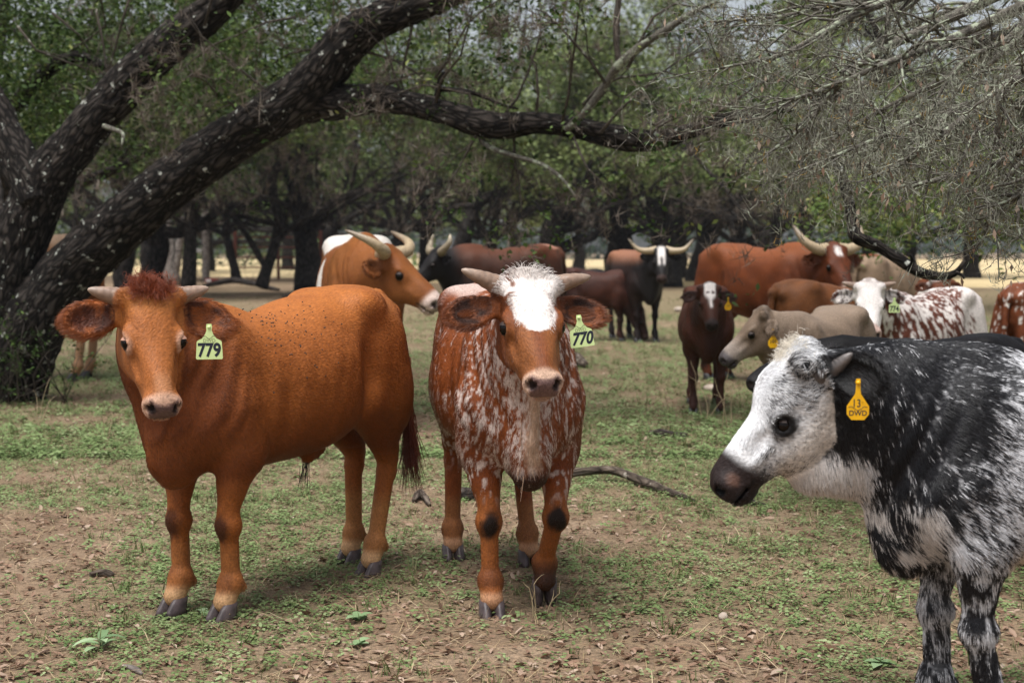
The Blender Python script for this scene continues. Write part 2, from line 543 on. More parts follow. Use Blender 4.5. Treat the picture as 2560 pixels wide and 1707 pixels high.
        eb = H(ear.get('u', .035), .086 * s, ear.get('w', -.062))
        dv = V * s * math.cos(math.radians(e.get('drop', 12))) - W * 0 + (U * 1.0) * math.sin(math.radians(e.get('drop', 12)))
        dv = dv + W * e.get('fwd', -.15); dv /= np.linalg.norm(dv)
        fn = W * e.get('face', .9) + U * e.get('tilt', .3) + V * s * e.get('out', 0)
        fn -= dv * (fn @ dv); fn /= np.linalg.norm(fn)
        wd = np.cross(fn, dv)
        es = hs * ear.get('size', 1.0)
        Rr = np.array([dv, wd, fn])
        ears.append((eb + dv * .095 * es, Rr, np.array([.107, .073, .036]) * es * 1.12))
        F.cap(eb - dv * .02 * hs, eb + dv * .05 * es, .030 * hs, .030 * es, .02)
        F.ell(eb + dv * .102 * es, np.array([.092, .066, .021]) * es, .025 * es, Rr)
        F.ell(eb + dv * .108 * es + fn * .021 * es, np.array([.072, .049, .024]) * es, .010 * es, Rr, cut=True)
    # tail
    tl = spec.get('tail', [(-.48, 0, .94), (-.52, 0, .89), (-.54, 0, .70), (-.54, 0, .46)])
    for i in range(len(tl) - 1):
        r0 = .03 - .006 * i
        F.cap(tl[i], tl[i + 1], r0, r0 - .006, .02 if i else .04)
    for c, r, k in spec.get('extra', []):
        F.ell(c, r, k)
    v, q = F.mesh()
    v = taubin(v, q, 3)
    nv = np.zeros_like(v)
    cr = np.cross(v[q[:, 2]] - v[q[:, 0]], v[q[:, 3]] - v[q[:, 1]])
    for i in range(4):
        for ax in range(3): nv[:, ax] += np.bincount(q[:, i], cr[:, ax], minlength=len(v))
    nv /= np.linalg.norm(nv, axis=1)[:, None] + 1e-12
    x, y, z = v[:, 0], np.abs(v[:, 1]), v[:, 2]
    ribs = np.sin((x + (z - .7) * .35) * TAU / .062) * smooth(-.16, -.08, x) * smooth(.20, .14, x) * smooth(.50, .56, z) * smooth(.86, .78, z) * smooth(.12, .17, y)
    folds = np.sin((x * .8 + z * .35) * TAU / .045 + 3 * vnoise(v, .2, 5)) * smooth(.36, .42, x) * smooth(.60, .54, x) * smooth(.55, .62, z) * smooth(.92, .84, z)
    wob = (fbm(v, .16, 17, 2) - .5) * (z > .42)
    v = v + nv * (ribs * .0003 + folds * .0024 + wob * .016)[:, None]
    return v, q, (P0, U, V, W, hs, (ears, ew))

def head_coords(v, hd):
    P0, U, V, W, hs, (ears, ew) = hd
    d = (v - P0) / hs
    return d @ U, d @ V, d @ W

_HA = np.array(HEAD)
def mask_head(v, hd):
    u, vv, w = head_coords(v, hd)
    hw = np.interp(u, _HA[:, 0], _HA[:, 1]); dn = np.interp(u, _HA[:, 0], _HA[:, 3])
    m = (u > -.06) & (u < .46) & (np.abs(vv) < hw + .022) & (w > -dn - .02) & (w < .09)
    return m & (w > -.09 - 1.1 * u) & (w > -.235), u, vv, w

def make_hoof(parent, pos, rz, h, mat, pitch=0.0, ls=1.0):
    V, Fq = [], []
    n = 10
    for s in (1, -1):
        base = len(V)
        rings = [(.056, .030, .034, -.004), (.040, .036, .037, .004), (.020, .044, .040, .012), (.0, .050, .041, .018)]
        for z, lx, ly, cx in rings:
            for i in range(n):
                a = TAU * i / n
                x = cx + lx * math.cos(a) * (1.0 if math.cos(a) > 0 else .85)
                y = .0215 * s + ly * .52 * math.sin(a) * (1 - .25 * max(0, math.cos(a)))
                V.append((x, y, z))
        for r in range(3):
            for i in range(n):
                a0 = base + r * n
                Fq.append((a0 + i, a0 + n + i, a0 + n + (i + 1) % n, a0 + (i + 1) % n))
        V.append((0, .0215 * s, .06)); t = len(V) - 1
        V.append((.018, .0215 * s, 0)); b = len(V) - 1
        for i in range(n):
            Fq.append((t, base + i, base + (i + 1) % n, base + (i + 1) % n))
            Fq.append((b, base + 3 * n + (i + 1) % n, base + 3 * n + i, base + 3 * n + i))
    tri = np.array([f[:3] for f in Fq if f[2] == f[3]]); quad = np.array([f for f in Fq if f[2] != f[3]])
    V = np.array(V) * h * np.array([ls, ls, 1])
    o = mesh_np('hoof', V, [quad, tri], mat, parent)
    o.location = np.array(pos) * h - np.array([0, 0, .008])
    o.rotation_euler = (0, pitch, rz)
    return o

def ear_tag_mesh(kind):
    """flat flag tag outline in metres, stem up at the origin, hanging to -z, in the xz plane"""
    if kind == 'flag':
        half = [(.006, .004), (.0075, -.004), (.0065, -.012), (.010, -.022), (.018, -.033), (.0285, -.038), (.031, -.041), (.0335, -.082), (.0315, -.0855)]
    else:
        half = [(.004, .004), (.0045, -.018), (.0055, -.026), (.016, -.042), (.0215, -.050), (.0215, -.066), (.0125, -.077)]
    out = half + [(-x, z) for x, z in half[::-1]]
    n = len(out)
    V = [(x, -.0011, z) for x, z in out] + [(x, .0011, z) for x, z in out]
    return np.array(V), n

def add_tag(root, P, Xd, Nd, kind, mat, scale, texts, label=None, lean=0.0):
    """a plastic tag at P; Nd is the way its face looks, Xd the reader's right"""
    V, n = ear_tag_mesh(kind)
    Nd = np.array(Nd, float); Nd /= np.linalg.norm(Nd)
    Xd = np.array(Xd, float); Xd -= Nd * (Xd @ Nd); Xd /= np.linalg.norm(Xd)
    Zd = np.cross(Nd, Xd) * -1
    Zd = np.cross(Xd, -Nd)
    c, s = math.cos(lean), math.sin(lean)
    Xd, Zd = Xd * c + Zd * s, Zd * c - Xd * s
    Mx = Matrix(((Xd[0], -Nd[0], Zd[0], P[0]), (Xd[1], -Nd[1], Zd[1], P[1]), (Xd[2], -Nd[2], Zd[2], P[2]), (0, 0, 0, 1)))
    me = bpy.data.meshes.new('ear_tag')
    faces = [tuple(range(n)), tuple(range(2 * n - 1, n - 1, -1))] + [(i, i + n, (i + 1) % n + n, (i + 1) % n) for i in range(n)]
    me.from_pydata([tuple(v * scale) for v in V], [], faces)
    me.materials.append(mat)
    o = link(bpy.data.objects.new('ear_tag', me), root)
    o.matrix_local = Mx
    if label: o['label'] = label
    # the stud that pins it
    sv, sf, _ = tube([(0, -.004 * scale, -.004 * scale), (0, .012 * scale, -.004 * scale)], [.0042 * scale] * 2, 10)
    mesh_np('tag_stud', sv, sf, mat, o)
    for name, body, size, x, z, ink, off, shear in texts:
        cu = bpy.data.curves.new(name, 'FONT')
        cu.body = body
        cu.size = size * scale
        cu.align_x = 'CENTER'
        cu.align_y = 'CENTER'
        cu.offset = off * scale
        cu.shear = shear
        cu.extrude = .0002
        cu.materials.append(ink)
        tmp = bpy.data.objects.new(name, cu)
        COL.objects.link(tmp)
        dg = bpy.context.evaluated_depsgraph_get()
        tm = bpy.data.meshes.new_from_object(tmp.evaluated_get(dg))
        bpy.data.objects.remove(tmp)
        t = link(bpy.data.objects.new(name, tm), o)
        t.location = (x * scale, -.0014 * scale, z * scale)
        t.rotation_euler = (math.pi / 2, 0, 0)
        t.scale = (.82 if size > .02 else 1, 1, 1)
    return o

def swash(o, scale, z, ink, w=.013):
    """the curled stroke over the letters on the tag"""
    pts = spline([(-w * 1.15, 0, z + .004), (-w * .75, 0, z + .0052), (-w * .4, 0, z + .001), (0, 0, z - .002), (w * .4, 0, z + .001), (w * .75, 0, z + .0052), (w * 1.15, 0, z + .004)], 18) * scale
    v, f, _ = tube(pts + np.array([0, -.0014 * scale, 0]), np.full(18, .0005 * scale), 5)
    return mesh_np('tag_swash', v, f, ink, o)

def make_fur(root, v, quads, hd, coat, h, count, seed, name='coat', hair_r=.0008, spec_jit=.45):
    rng = np.random.default_rng(seed)
    a, b, c, d = [v[quads[:, i]] for i in range(4)]
    tri = np.concatenate([quads[:, [0, 1, 2]], quads[:, [0, 2, 3]]])
    e1 = v[tri[:, 1]] - v[tri[:, 0]]; e2 = v[tri[:, 2]] - v[tri[:, 0]]
    cr = np.cross(e1, e2); area = np.linalg.norm(cr, axis=1)
    vn = np.zeros_like(v)
    for i in range(3):
        for ax in range(3):
            vn[:, ax] += np.bincount(tri[:, i], cr[:, ax], minlength=len(v))
    vn /= np.linalg.norm(vn, axis=1)[:, None] + 1e-12
    hm, hu, hv, hw = mask_head(v.mean(0)[None], hd)
    cent = v[tri].mean(1)
    m, _, _, _ = mask_head(cent, hd)
    w = area * np.where(m, 2.6, 1.0)
    pick = rng.choice(len(tri), count, p=w / w.sum())
    r1 = np.sqrt(rng.random(count)); r2 = rng.random(count)
    bc = np.stack([1 - r1, r1 * (1 - r2), r1 * r2], 1)[:, :, None]
    p = (v[tri[pick]] * bc).sum(1)
    nrm = (vn[tri[pick]] * bc).sum(1); nrm /= np.linalg.norm(nrm, axis=1)[:, None] + 1e-12
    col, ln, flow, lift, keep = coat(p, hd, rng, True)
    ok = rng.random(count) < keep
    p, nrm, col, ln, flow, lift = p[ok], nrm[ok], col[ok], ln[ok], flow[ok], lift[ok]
    n = len(p)
    jit = np.stack([vnoise(p, .055, 50 + s_) for s_ in (0, 1, 2)], 1) - .5
    flow = flow + jit * spec_jit + rng.normal(0, .10, (n, 3))
    flow -= nrm * (flow * nrm).sum(1)[:, None]
    flow /= np.linalg.norm(flow, axis=1)[:, None] + 1e-9
    L = ln * rng.uniform(.7, 1.25, n)
    t = np.array([0, .35, .7, 1.0])[None, :, None]
    lift = (lift * rng.uniform(.6, 1.4, n))[:, None, None]
    P = p[:, None] - nrm[:, None] * .0015 + L[:, None, None] * (flow[:, None] * t * .95 + nrm[:, None] * lift * (t - .35 * t * t)) + np.array([0, 0, -1.0]) * (L[:, None, None] * .12 * t * t)
    hc = bpy.data.hair_curves.new(name)
    hc.add_curves([4] * n)
    hc.position_data.foreach_set('vector', (P * h).astype(np.float32).ravel())
    rad = np.tile(np.array([1.0, .9, .6, .12], np.float32) * hair_r, n)
    hc.attributes.new('radius', 'FLOAT', 'POINT').data.foreach_set('value', rad)
    ca = hc.attributes.new('Col', 'FLOAT_COLOR', 'CURVE')
    c4 = np.ones((n, 4), np.float32); c4[:, :3] = col * rng.uniform(.72, 1.25, (n, 1))
    ca.data.foreach_set('color', c4.ravel())
    hc.materials.append(M_HAIR)
    return link(bpy.data.objects.new(name, hc), root)

def tuft(root, name, roots, dirs, length, col, h, seed, r=.0009, curl=.5, npt=6, gravity=.3):
    """a lock of hair: roots (n,3), dirs (n,3), in hip heights"""
    rng = np.random.default_rng(seed)
    n = len(roots)
    P = np.zeros((n, npt, 3))
    P[:, 0] = roots
    d = dirs / (np.linalg.norm(dirs, axis=1)[:, None] + 1e-9)
    L = length * rng.uniform(.6, 1.15, n)
    ax = rng.normal(size=(n, 3)); ax = np.stack([vnoise(roots, .018, 70 + k) - .5 for k in range(3)], 1) * 2 + ax * .10
    for i in range(1, npt):
        d = d + curl * np.cross(ax, d) * .6 + np.array([0, 0, -gravity / npt])
        d /= np.linalg.norm(d, axis=1)[:, None]
        P[:, i] = P[:, i - 1] + d * (L / (npt - 1))[:, None]
    hc = bpy.data.hair_curves.new(name)
    hc.add_curves([npt] * n)
    hc.position_data.foreach_set('vector', (P * h).astype(np.float32).ravel())
    hc.attributes.new('radius', 'FLOAT', 'POINT').data.foreach_set('value', np.tile(np.linspace(1, .25, npt).astype(np.float32) * r, n))
    ca = hc.attributes.new('Col', 'FLOAT_COLOR', 'CURVE')
    c4 = np.ones((n, 4), np.float32); c4[:, :3] = np.asarray(col) * rng.uniform(.6, 1.3, (n, 1))
    ca.data.foreach_set('color', c4.ravel())
    hc.materials.append(M_HAIR)
    return link(bpy.data.objects.new(name, hc), root)

def make_horns(root, hd, pts_l, pts_r, r0, mat, h, n=18, sides=12):
    P0, U, V, W, hs, (ears, ew) = hd
    for s, pts in ((1, pts_l), (-1, pts_r)):
        if pts is None: continue
        q = np.array([P0 + hs * (U * a + V * b * s + W * c) for a, b, c in pts]) * h
        q = spline(q, n)
        t = np.linspace(0, 1, n)
        r = r0 * h * np.clip(1 - t, 0, 1) ** .62 * (1 + .04 * np.sin(t * 40)) + .0035 * h
        v, f, uv = tube(q, r, sides)
        tt = np.concatenate([np.repeat(t, sides), [0, 1]])
        mesh_np('horn', v, f, mat, root, fattr=tt)

def make_cow(name, label, cat, group, loc, heading, h, spec, coat, vs=.014, fur=0, seed=1):
    rz = math.atan2(heading[1], heading[0])
    root = empty(name, loc, rz, label, cat, group)
    v, q, hd = build_body(spec, vs)
    rng = np.random.default_rng(seed)
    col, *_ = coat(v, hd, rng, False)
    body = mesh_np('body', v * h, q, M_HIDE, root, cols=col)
    P0, U, V, W, hs, (ears, ew) = hd
    feet = spec.get('feet', {})
    for key in ('fl', 'fr', 'hl', 'hr'):
        s = 1 if key[1] == 'l' else -1
        o = np.array(feet.get(key, (0, 0, 0)), float)
        base = np.array([.392 if key[0] == 'f' else -.382, .105 * s, .0]) + o
        J = spec.get('joints', {}).get(key)
        pit = 0
        if J:
            base = np.array(J[2], float) - (0, 0, .052); pit = spec.get('hoof_pitch', {}).get(key, 0)
        if pit:
            base = base + np.array([-.05 * math.sin(pit), 0, .052 - .052 * math.cos(pit)])
        make_hoof(root, base, spec.get('toe', {}).get(key, 0), h, spec.get('hoof', M_HOOF_DARK), pit, spec.get('leg', .9) * 1.03)
    # eyes
    for s in (1, -1):
        c = (P0 + hs * (U * .174 + V * spec.get('eye_v', .087) * s + W * spec.get('eye_w', -.042))) * h
        r = spec.get('eye_r', .0245) * hs * h
        th, ph = np.meshgrid(np.linspace(0, math.pi, 9), np.arange(14) * TAU / 14, indexing='ij')
        sv = np.stack([np.sin(th) * np.cos(ph), np.sin(th) * np.sin(ph), np.cos(th)], -1).reshape(-1, 3) * r + c
        i = np.arange(8)[:, None] * 14; j = np.arange(14)[None]
        f = np.stack([i + j, i + 14 + j, i + 14 + (j + 1) % 14, i + (j + 1) % 14], -1).reshape(-1, 4)
        mesh_np('eye', sv, f, M_EYE, root)
        upv = W * .75 - U * .55; upv /= np.linalg.norm(upv)
        dirs = (sv - c) / r
        for nm, sel in (('eyelid', dirs @ upv - .25 * np.abs(dirs @ np.cross(upv, V)) > .16), ('eyelid', dirs @ upv < -.62)):
            ok = sel[f].all(1)
            if ok.any(): mesh_np(nm, c + dirs * r * 1.10, f[ok], spec.get('lid', M_LID), root)
    hn = spec.get('horns')
    if hn:
        make_horns(root, hd, hn['l'], hn['r'], hn['r0'], hn['mat'], h)
    if fur:
        make_fur(root, v, q, hd, coat, h, fur, seed, hair_r=spec.get('hair_r', .0008), spec_jit=spec.get('jit', .4))
    # tail switch
    tl = spec.get('tail', [(-.48, 0, .94), (-.52, 0, .89), (-.54, 0, .70), (-.54, 0, .46)])
    nt_ = spec.get('switch_n', 260)
    e = np.array(tl[-1]); dd = e - np.array(tl[-2]); dd /= np.linalg.norm(dd)
    rr = e - dd * rng.uniform(0, .14, (nt_, 1)) + rng.normal(0, .007, (nt_, 3))
    tuft(root, 'tail_switch', rr, dd + rng.normal(0, .10, (nt_, 3)), spec.get('switch_len', .24), spec.get('switch', (.02, .012, .01)), h, seed + 5, r=.0016, curl=.12, gravity=.6)
    return root, hd, body
HAZE = .0003
# ------------------------------------------------------------------ materials of the place
def at(px, py, d):
    """a point of the place, surveyed from the photograph (2352 px wide) at depth d"""
    r = (px - 1176) / 3267 * d; u = (784 - py) / 3267 * d
    return np.array([r, d * math.cos(PITCH) + u * math.sin(PITCH), EYE - d * math.sin(PITCH) + u * math.cos(PITCH)])

def leaf_mat(name, stops, rough=0.6, trans=0.16):
    m, nt, b = new_mat(name)
    a = N(nt, 'ShaderNodeAttribute', attribute_name='tint')
    r = ramp(nt, a.outputs['Fac'], stops)
    nt.links.new(r.outputs['Color'], b.inputs['Base Color'])
    b.inputs['Roughness'].default_value = rough
    b.inputs['Specular IOR Level'].default_value = 0.15
    if trans:
        t = N(nt, 'ShaderNodeBsdfTranslucent')
        nt.links.new(r.outputs['Color'], t.inputs['Color'])
        mx = N(nt, 'ShaderNodeMixShader'); mx.inputs[0].default_value = trans
        nt.links.new(b.outputs[0], mx.inputs[1]); nt.links.new(t.outputs[0], mx.inputs[2])
        nt.links.new(mx.outputs[0], nt.nodes['Material Output'].inputs['Surface'])
    return m
M_OAKLEAF = leaf_mat('oak_leaf', [(0, (.014, .028, .007)), (.45, (.048, .086, .018)), (.8, (.13, .19, .05)), (1, (.24, .25, .08))])
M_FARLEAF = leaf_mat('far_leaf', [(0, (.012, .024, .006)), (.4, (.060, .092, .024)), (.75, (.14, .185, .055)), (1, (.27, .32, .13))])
M_WOODLAND = leaf_mat('woodland_leaf', [(0, (.018, .036, .020)), (.5, (.035, .062, .034)), (1, (.070, .105, .055))], trans=.1)
M_DEADLEAF = leaf_mat('dead_leaf', [(0, (.10, .055, .03)), (.5, (.28, .175, .12)), (1, (.52, .41, .32))])
M_CLOVER = leaf_mat('clover_leaf', [(0, (.080, .125, .040)), (.5, (.175, .240, .090)), (1, (.30, .36, .18))])
M_GRASS = leaf_mat('grass_blade', [(0, (.08, .115, .035)), (.55, (.155, .19, .07)), (1, (.38, .32, .19))])
M_STRAW = leaf_mat('straw', [(0, (.16, .11, .06)), (.5, (.34, .25, .14)), (1, (.52, .42, .27))], trans=.1)
M_MOSS = leaf_mat('ball_moss', [(0, (.05, .038, .030)), (.5, (.145, .115, .092)), (1, (.30, .26, .215))], rough=.8, trans=.1)

def bark_mat(name, dark, mid, light, lichen, lich_amt, scale=1.0, bump=1.0):
    m, nt, b = new_mat(name)
    a = N(nt, 'ShaderNodeAttribute', attribute_name='surf')
    mp = N(nt, 'ShaderNodeMapping'); mp.inputs['Scale'].default_value = (1, 1, .32)
    nt.links.new(a.outputs['Vector'], mp.inputs['Vector'])
    n = N(nt, 'ShaderNodeTexNoise', Scale=38.0 * scale, Detail=5.0, Roughness=.6)
    v = N(nt, 'ShaderNodeTexVoronoi', Scale=26.0 * scale)
    v.feature = 'DISTANCE_TO_EDGE'
    w = N(nt, 'ShaderNodeTexNoise', Scale=9.0 * scale, Detail=3.0)
    nt.links.new(mp.outputs[0], n.inputs['Vector'])
    nt.links.new(mp.outputs[0], w.inputs['Vector'])
    dist = N(nt, 'ShaderNodeMix'); dist.data_type = 'VECTOR'; dist.inputs[0].default_value = .12
    nt.links.new(mp.outputs[0], dist.inputs[4]); nt.links.new(w.outputs['Color'], dist.inputs[5])
    nt.links.new(dist.outputs[1], v.inputs['Vector'])
    rr = ramp(nt, v.outputs['Distance'], [(0.0, dark), (.10, mid), (.32, light)])
    r2 = ramp(nt, n.outputs['Fac'], [(.3, (.55,) * 3), (.7, (1.25,) * 3)])
    c = mix(nt, 1.0, rr.outputs['Color'], r2.outputs['Color'], 'MULTIPLY')
    l = N(nt, 'ShaderNodeTexNoise', Scale=14.0, Detail=4.0, Roughness=.65)
    nt.links.new(a.outputs['Vector'], l.inputs['Vector'])
    lr = ramp(nt, l.outputs['Fac'], [(.5 + lich_amt, (0, 0, 0)), (.545 + lich_amt, (1, 1, 1))])
    c = mix(nt, lr.outputs['Color'], c, lichen)
    nt.links.new(c, b.inputs['Base Color'])
    b.inputs['Roughness'].default_value = .9
    b.inputs['Specular IOR Level'].default_value = .15
    bm = N(nt, 'ShaderNodeBump', Strength=bump, Distance=.03)
    nt.links.new(mix(nt, .4, v.outputs['Distance'], n.outputs['Fac']), bm.inputs['Height'])
    nt.links.new(bm.outputs['Normal'], b.inputs['Normal'])
    return m
M_BARK = bark_mat('oak_bark', (.004, .0035, .003), (.015, .012, .010), (.060, .050, .043), (.42, .43, .38), .128)
M_BARK_FAR = bark_mat('far_bark', (.007, .006, .005), (.022, .018, .015), (.055, .046, .040), (.24, .24, .21), .18, .6)
M_BARK_PALE = bark_mat('pale_bark', (.12, .10, .09), (.22, .19, .17), (.30, .27, .24), (.40, .38, .34), .1, .6)
M_TWIG = bark_mat('dead_twig', (.06, .052, .044), (.125, .112, .094), (.20, .19, .155), (.31, .34, .25), .03, 3.0, .3)
M_TWIG_DARK = bark_mat('live_twig', (.035, .028, .022), (.075, .062, .05), (.13, .11, .09), (.30, .30, .25), .10, 3.0, .3)
M_LOG = bark_mat('dead_wood', (.035, .027, .021), (.095, .072, .056), (.175, .14, .112), (.33, .29, .24), .12, .9)
M_LICHEN = plain('orange_lichen', (.42, .26, .05), .9, .1, .3, 60)

# ------------------------------------------------------------------ the ground
def greenness(x, y):
    p = np.stack([np.asarray(x, float), np.asarray(y, float), np.zeros_like(np.asarray(x, float))], -1)
    g = fbm(p, 1.3, 61, 4) * .85 + fbm(p, .35, 62, 3) * .45 - .10
    g = g + .25 * smooth(4.8, 7.2, y) + .10 * smooth(-.5, 1.5, x) * smooth(4.3, 5.4, y) - .12 * smooth(-1.0, -2.2, x) * smooth(8, 6, y)
    return np.clip((g - .545) / .38, 0, 1)
def ground_z(x, y):
    p = np.stack([np.asarray(x, float), np.asarray(y, float), np.zeros_like(np.asarray(x, float))], -1)
    return (fbm(p, .9, 63, 4) - .5) * .030 + (fbm(p, .16, 64, 2) - .5) * .014

def steps(lo, d0, d1, hi, st, grow):
    a = list(np.arange(d0, d1 + st / 2, st))
    v, s = a[-1], st
    while v < hi: s *= grow; v += s; a.append(v)
    v, s = a[0], st; L = []
    while v > lo: s *= grow; v -= s; L.append(v)
    return np.array(L[::-1] + a)
gx = steps(-420, -5.5, 5.5, 420, .055, 1.25)
gy = steps(-60, 3.6, 13.5, 900, .055, 1.22)
GX, GY = np.meshgrid(gx, gy, indexing='ij')
gz = ground_z(GX, GY) * smooth(40, 20, np.hypot(GX, GY))
nI, nJ = GX.shape
ii, jj = np.meshgrid(np.arange(nI - 1), np.arange(nJ - 1), indexing='ij')
gq = np.stack([ii * nJ + jj, (ii + 1) * nJ + jj, (ii + 1) * nJ + jj + 1, ii * nJ + jj + 1], -1).reshape(-1, 4)
M_GROUND, nt, b = new_mat('pasture_soil')
geo = N(nt, 'ShaderNodeNewGeometry')
ga = N(nt, 'ShaderNodeAttribute', attribute_name='tint')
n1 = N(nt, 'ShaderNodeTexNoise', Scale=2.2, Detail=8.0, Roughness=.7)
n2 = N(nt, 'ShaderNodeTexNoise', Scale=48.0, Detail=6.0, Roughness=.75)
n3 = N(nt, 'ShaderNodeTexVoronoi', Scale=42.0)
for n in (n1, n2, n3): nt.links.new(geo.outputs['Position'], n.inputs['Vector'])
soil = ramp(nt, n1.outputs['Fac'], [(.3, (.138, .095, .062)), (.5, (.218, .152, .100)), (.72, (.310, .230, .160))])
fine = ramp(nt, n2.outputs['Fac'], [(.28, (.34,) * 3), (.48, (.95,) * 3), (.74, (1.7, 1.62, 1.55))])
c = mix(nt, 1.0, soil.outputs['Color'], fine.outputs['Color'], 'MULTIPLY')
chip = ramp(nt, n3.outputs['Distance'], [(.0, (1, 1, 1)), (.16, (0, 0, 0))])
c = mix(nt, chip.outputs['Color'], c, (.36, .275, .205))
grn = ramp(nt, n2.outputs['Fac'], [(.3, (.085, .085, .040)), (.7, (.165, .175, .078))])
gm = N(nt, 'ShaderNodeMath', operation='MULTIPLY'); gm.inputs[1].default_value = .42
nt.links.new(ga.outputs['Fac'], gm.inputs[0])
c = mix(nt, gm.outputs[0], c, grn.outputs['Color'])
nt.links.new(c, b.inputs['Base Color'])
b.inputs['Roughness'].default_value = .95
b.inputs['Specular IOR Level'].default_value = .1
bm = N(nt, 'ShaderNodeBump', Strength=.9, Distance=.012)
nt.links.new(n2.outputs['Fac'], bm.inputs['Height']); nt.links.new(bm.outputs['Normal'], b.inputs['Normal'])
gt = greenness(GX, GY) * (1 - .6 * smooth(40, 52, GY)) 
tag(mesh_np('ground', np.stack([GX, GY, gz], -1).reshape(-1, 3), gq, M_GROUND, fattr=gt.ravel()), kind='structure')

# the dry hay field beyond the trees: an uneven sheet standing a hand above the pasture
M_FIELD, nt, b = new_mat('dry_field')
geo = N(nt, 'ShaderNodeNewGeometry')
mp = N(nt, 'ShaderNodeMapping'); mp.inputs['Scale'].default_value = (.12, .5, 1)
n1 = N(nt, 'ShaderNodeTexNoise', Scale=.8, Detail=8.0, Roughness=.7)
nt.links.new(geo.outputs['Position'], mp.inputs['Vector']); nt.links.new(mp.outputs[0], n1.inputs['Vector'])
r = ramp(nt, n1.outputs['Fac'], [(.3, (.34, .25, .12)), (.5, (.50, .385, .205)), (.75, (.60, .48, .28))])
nt.links.new(r.outputs['Color'], b.inputs['Base Color']); b.inputs['Roughness'].default_value = .95
fx = np.linspace(-160, 160, 161); fy = np.concatenate([np.linspace(0, 6, 7), np.linspace(10, 165, 30)])
FX, FY0 = np.meshgrid(fx, fy, indexing='ij')
edge = 46 + (fbm(np.stack([FX, FX * 0, FX * 0], -1), 9, 71) - .5) * 14 + 26 * smooth(2, -12, FX)
FY = edge + FY0
FZ = np.minimum(FY0 * .06, .16) - .03 + (vnoise(np.stack([FX, FY, FX * 0], -1), 3, 72) - .5) * .06
nI, nJ = FX.shape
ii, jj = np.meshgrid(np.arange(nI - 1), np.arange(nJ - 1), indexing='ij')
fq = np.stack([ii * nJ + jj, (ii + 1) * nJ + jj, (ii + 1) * nJ + jj + 1, ii * nJ + jj + 1], -1).reshape(-1, 4)
tag(mesh_np('field', np.stack([FX, FY, FZ], -1).reshape(-1, 3), fq, M_FIELD), kind='structure')

# ------------------------------------------------------------------ scattering small pieces as one mesh
def rand_rot(rng, n, tilt=1.0):
    """random frames: spin about z and a tilt (radians, scaled normal)"""
    a = rng.random(n) * TAU; t = rng.normal(0, tilt, n); b_ = rng.random(n) * TAU
    ca, sa = np.cos(a), np.sin(a)
    R1 = np.zeros((n, 3, 3)); R1[:, 0, 0] = ca; R1[:, 0, 1] = -sa; R1[:, 1, 0] = sa; R1[:, 1, 1] = ca; R1[:, 2, 2] = 1
    ux, uy = np.cos(b_), np.sin(b_); c, s = np.cos(t), np.sin(t)
    R2 = np.zeros((n, 3, 3))
    R2[:, 0, 0] = c + ux * ux * (1 - c); R2[:, 0, 1] = ux * uy * (1 - c); R2[:, 0, 2] = uy * s
    R2[:, 1, 0] = ux * uy * (1 - c); R2[:, 1, 1] = c + uy * uy * (1 - c); R2[:, 1, 2] = -ux * s
    R2[:, 2, 0] = -uy * s; R2[:, 2, 1] = ux * s; R2[:, 2, 2] = c
    return R2 @ R1
def scatter(V, F, pos, R, sc, tint):
    """copies of a small template mesh: V (k,3), F (m,q), at pos (n,3) with frames R and scale sc"""
    n, k = len(pos), len(V)
    P = np.einsum('nij,kj->nki', R, V) * np.asarray(sc).reshape(-1, 1, 1) + pos[:, None]
    Fo = (F[None] + (np.arange(n) * k)[:, None, None]).reshape(-1, F.shape[1])
    return P.reshape(-1, 3), Fo, np.repeat(tint, k)
def merge(parts):
    Vs, Fs, Ts, o = [], [], [], 0
    for v, f, t in parts:
        Vs.append(v); Fs.append(f + o); Ts.append(t); o += len(v)
    return np.concatenate(Vs), Fs, np.concatenate(Ts)

LEAF_V = np.array([[-.5, 0, 0], [0, -.26, .07], [.5, 0, -.02], [0, .26, .07]])
LEAF_F = np.array([[0, 1, 2, 3]])
LEAF2_F = np.array([[0, 1, 2], [0, 2, 3]])

def pasture_spots(rng, n, y0, y1, pw=1.0, side=.43):
    """random points on the ground in front of the camera, thinning with distance"""
    y = y0 + (y1 - y0) * rng.random(n) ** pw
    x = rng.uniform(-1, 1, n) * (side * y + .5)
    return x, y

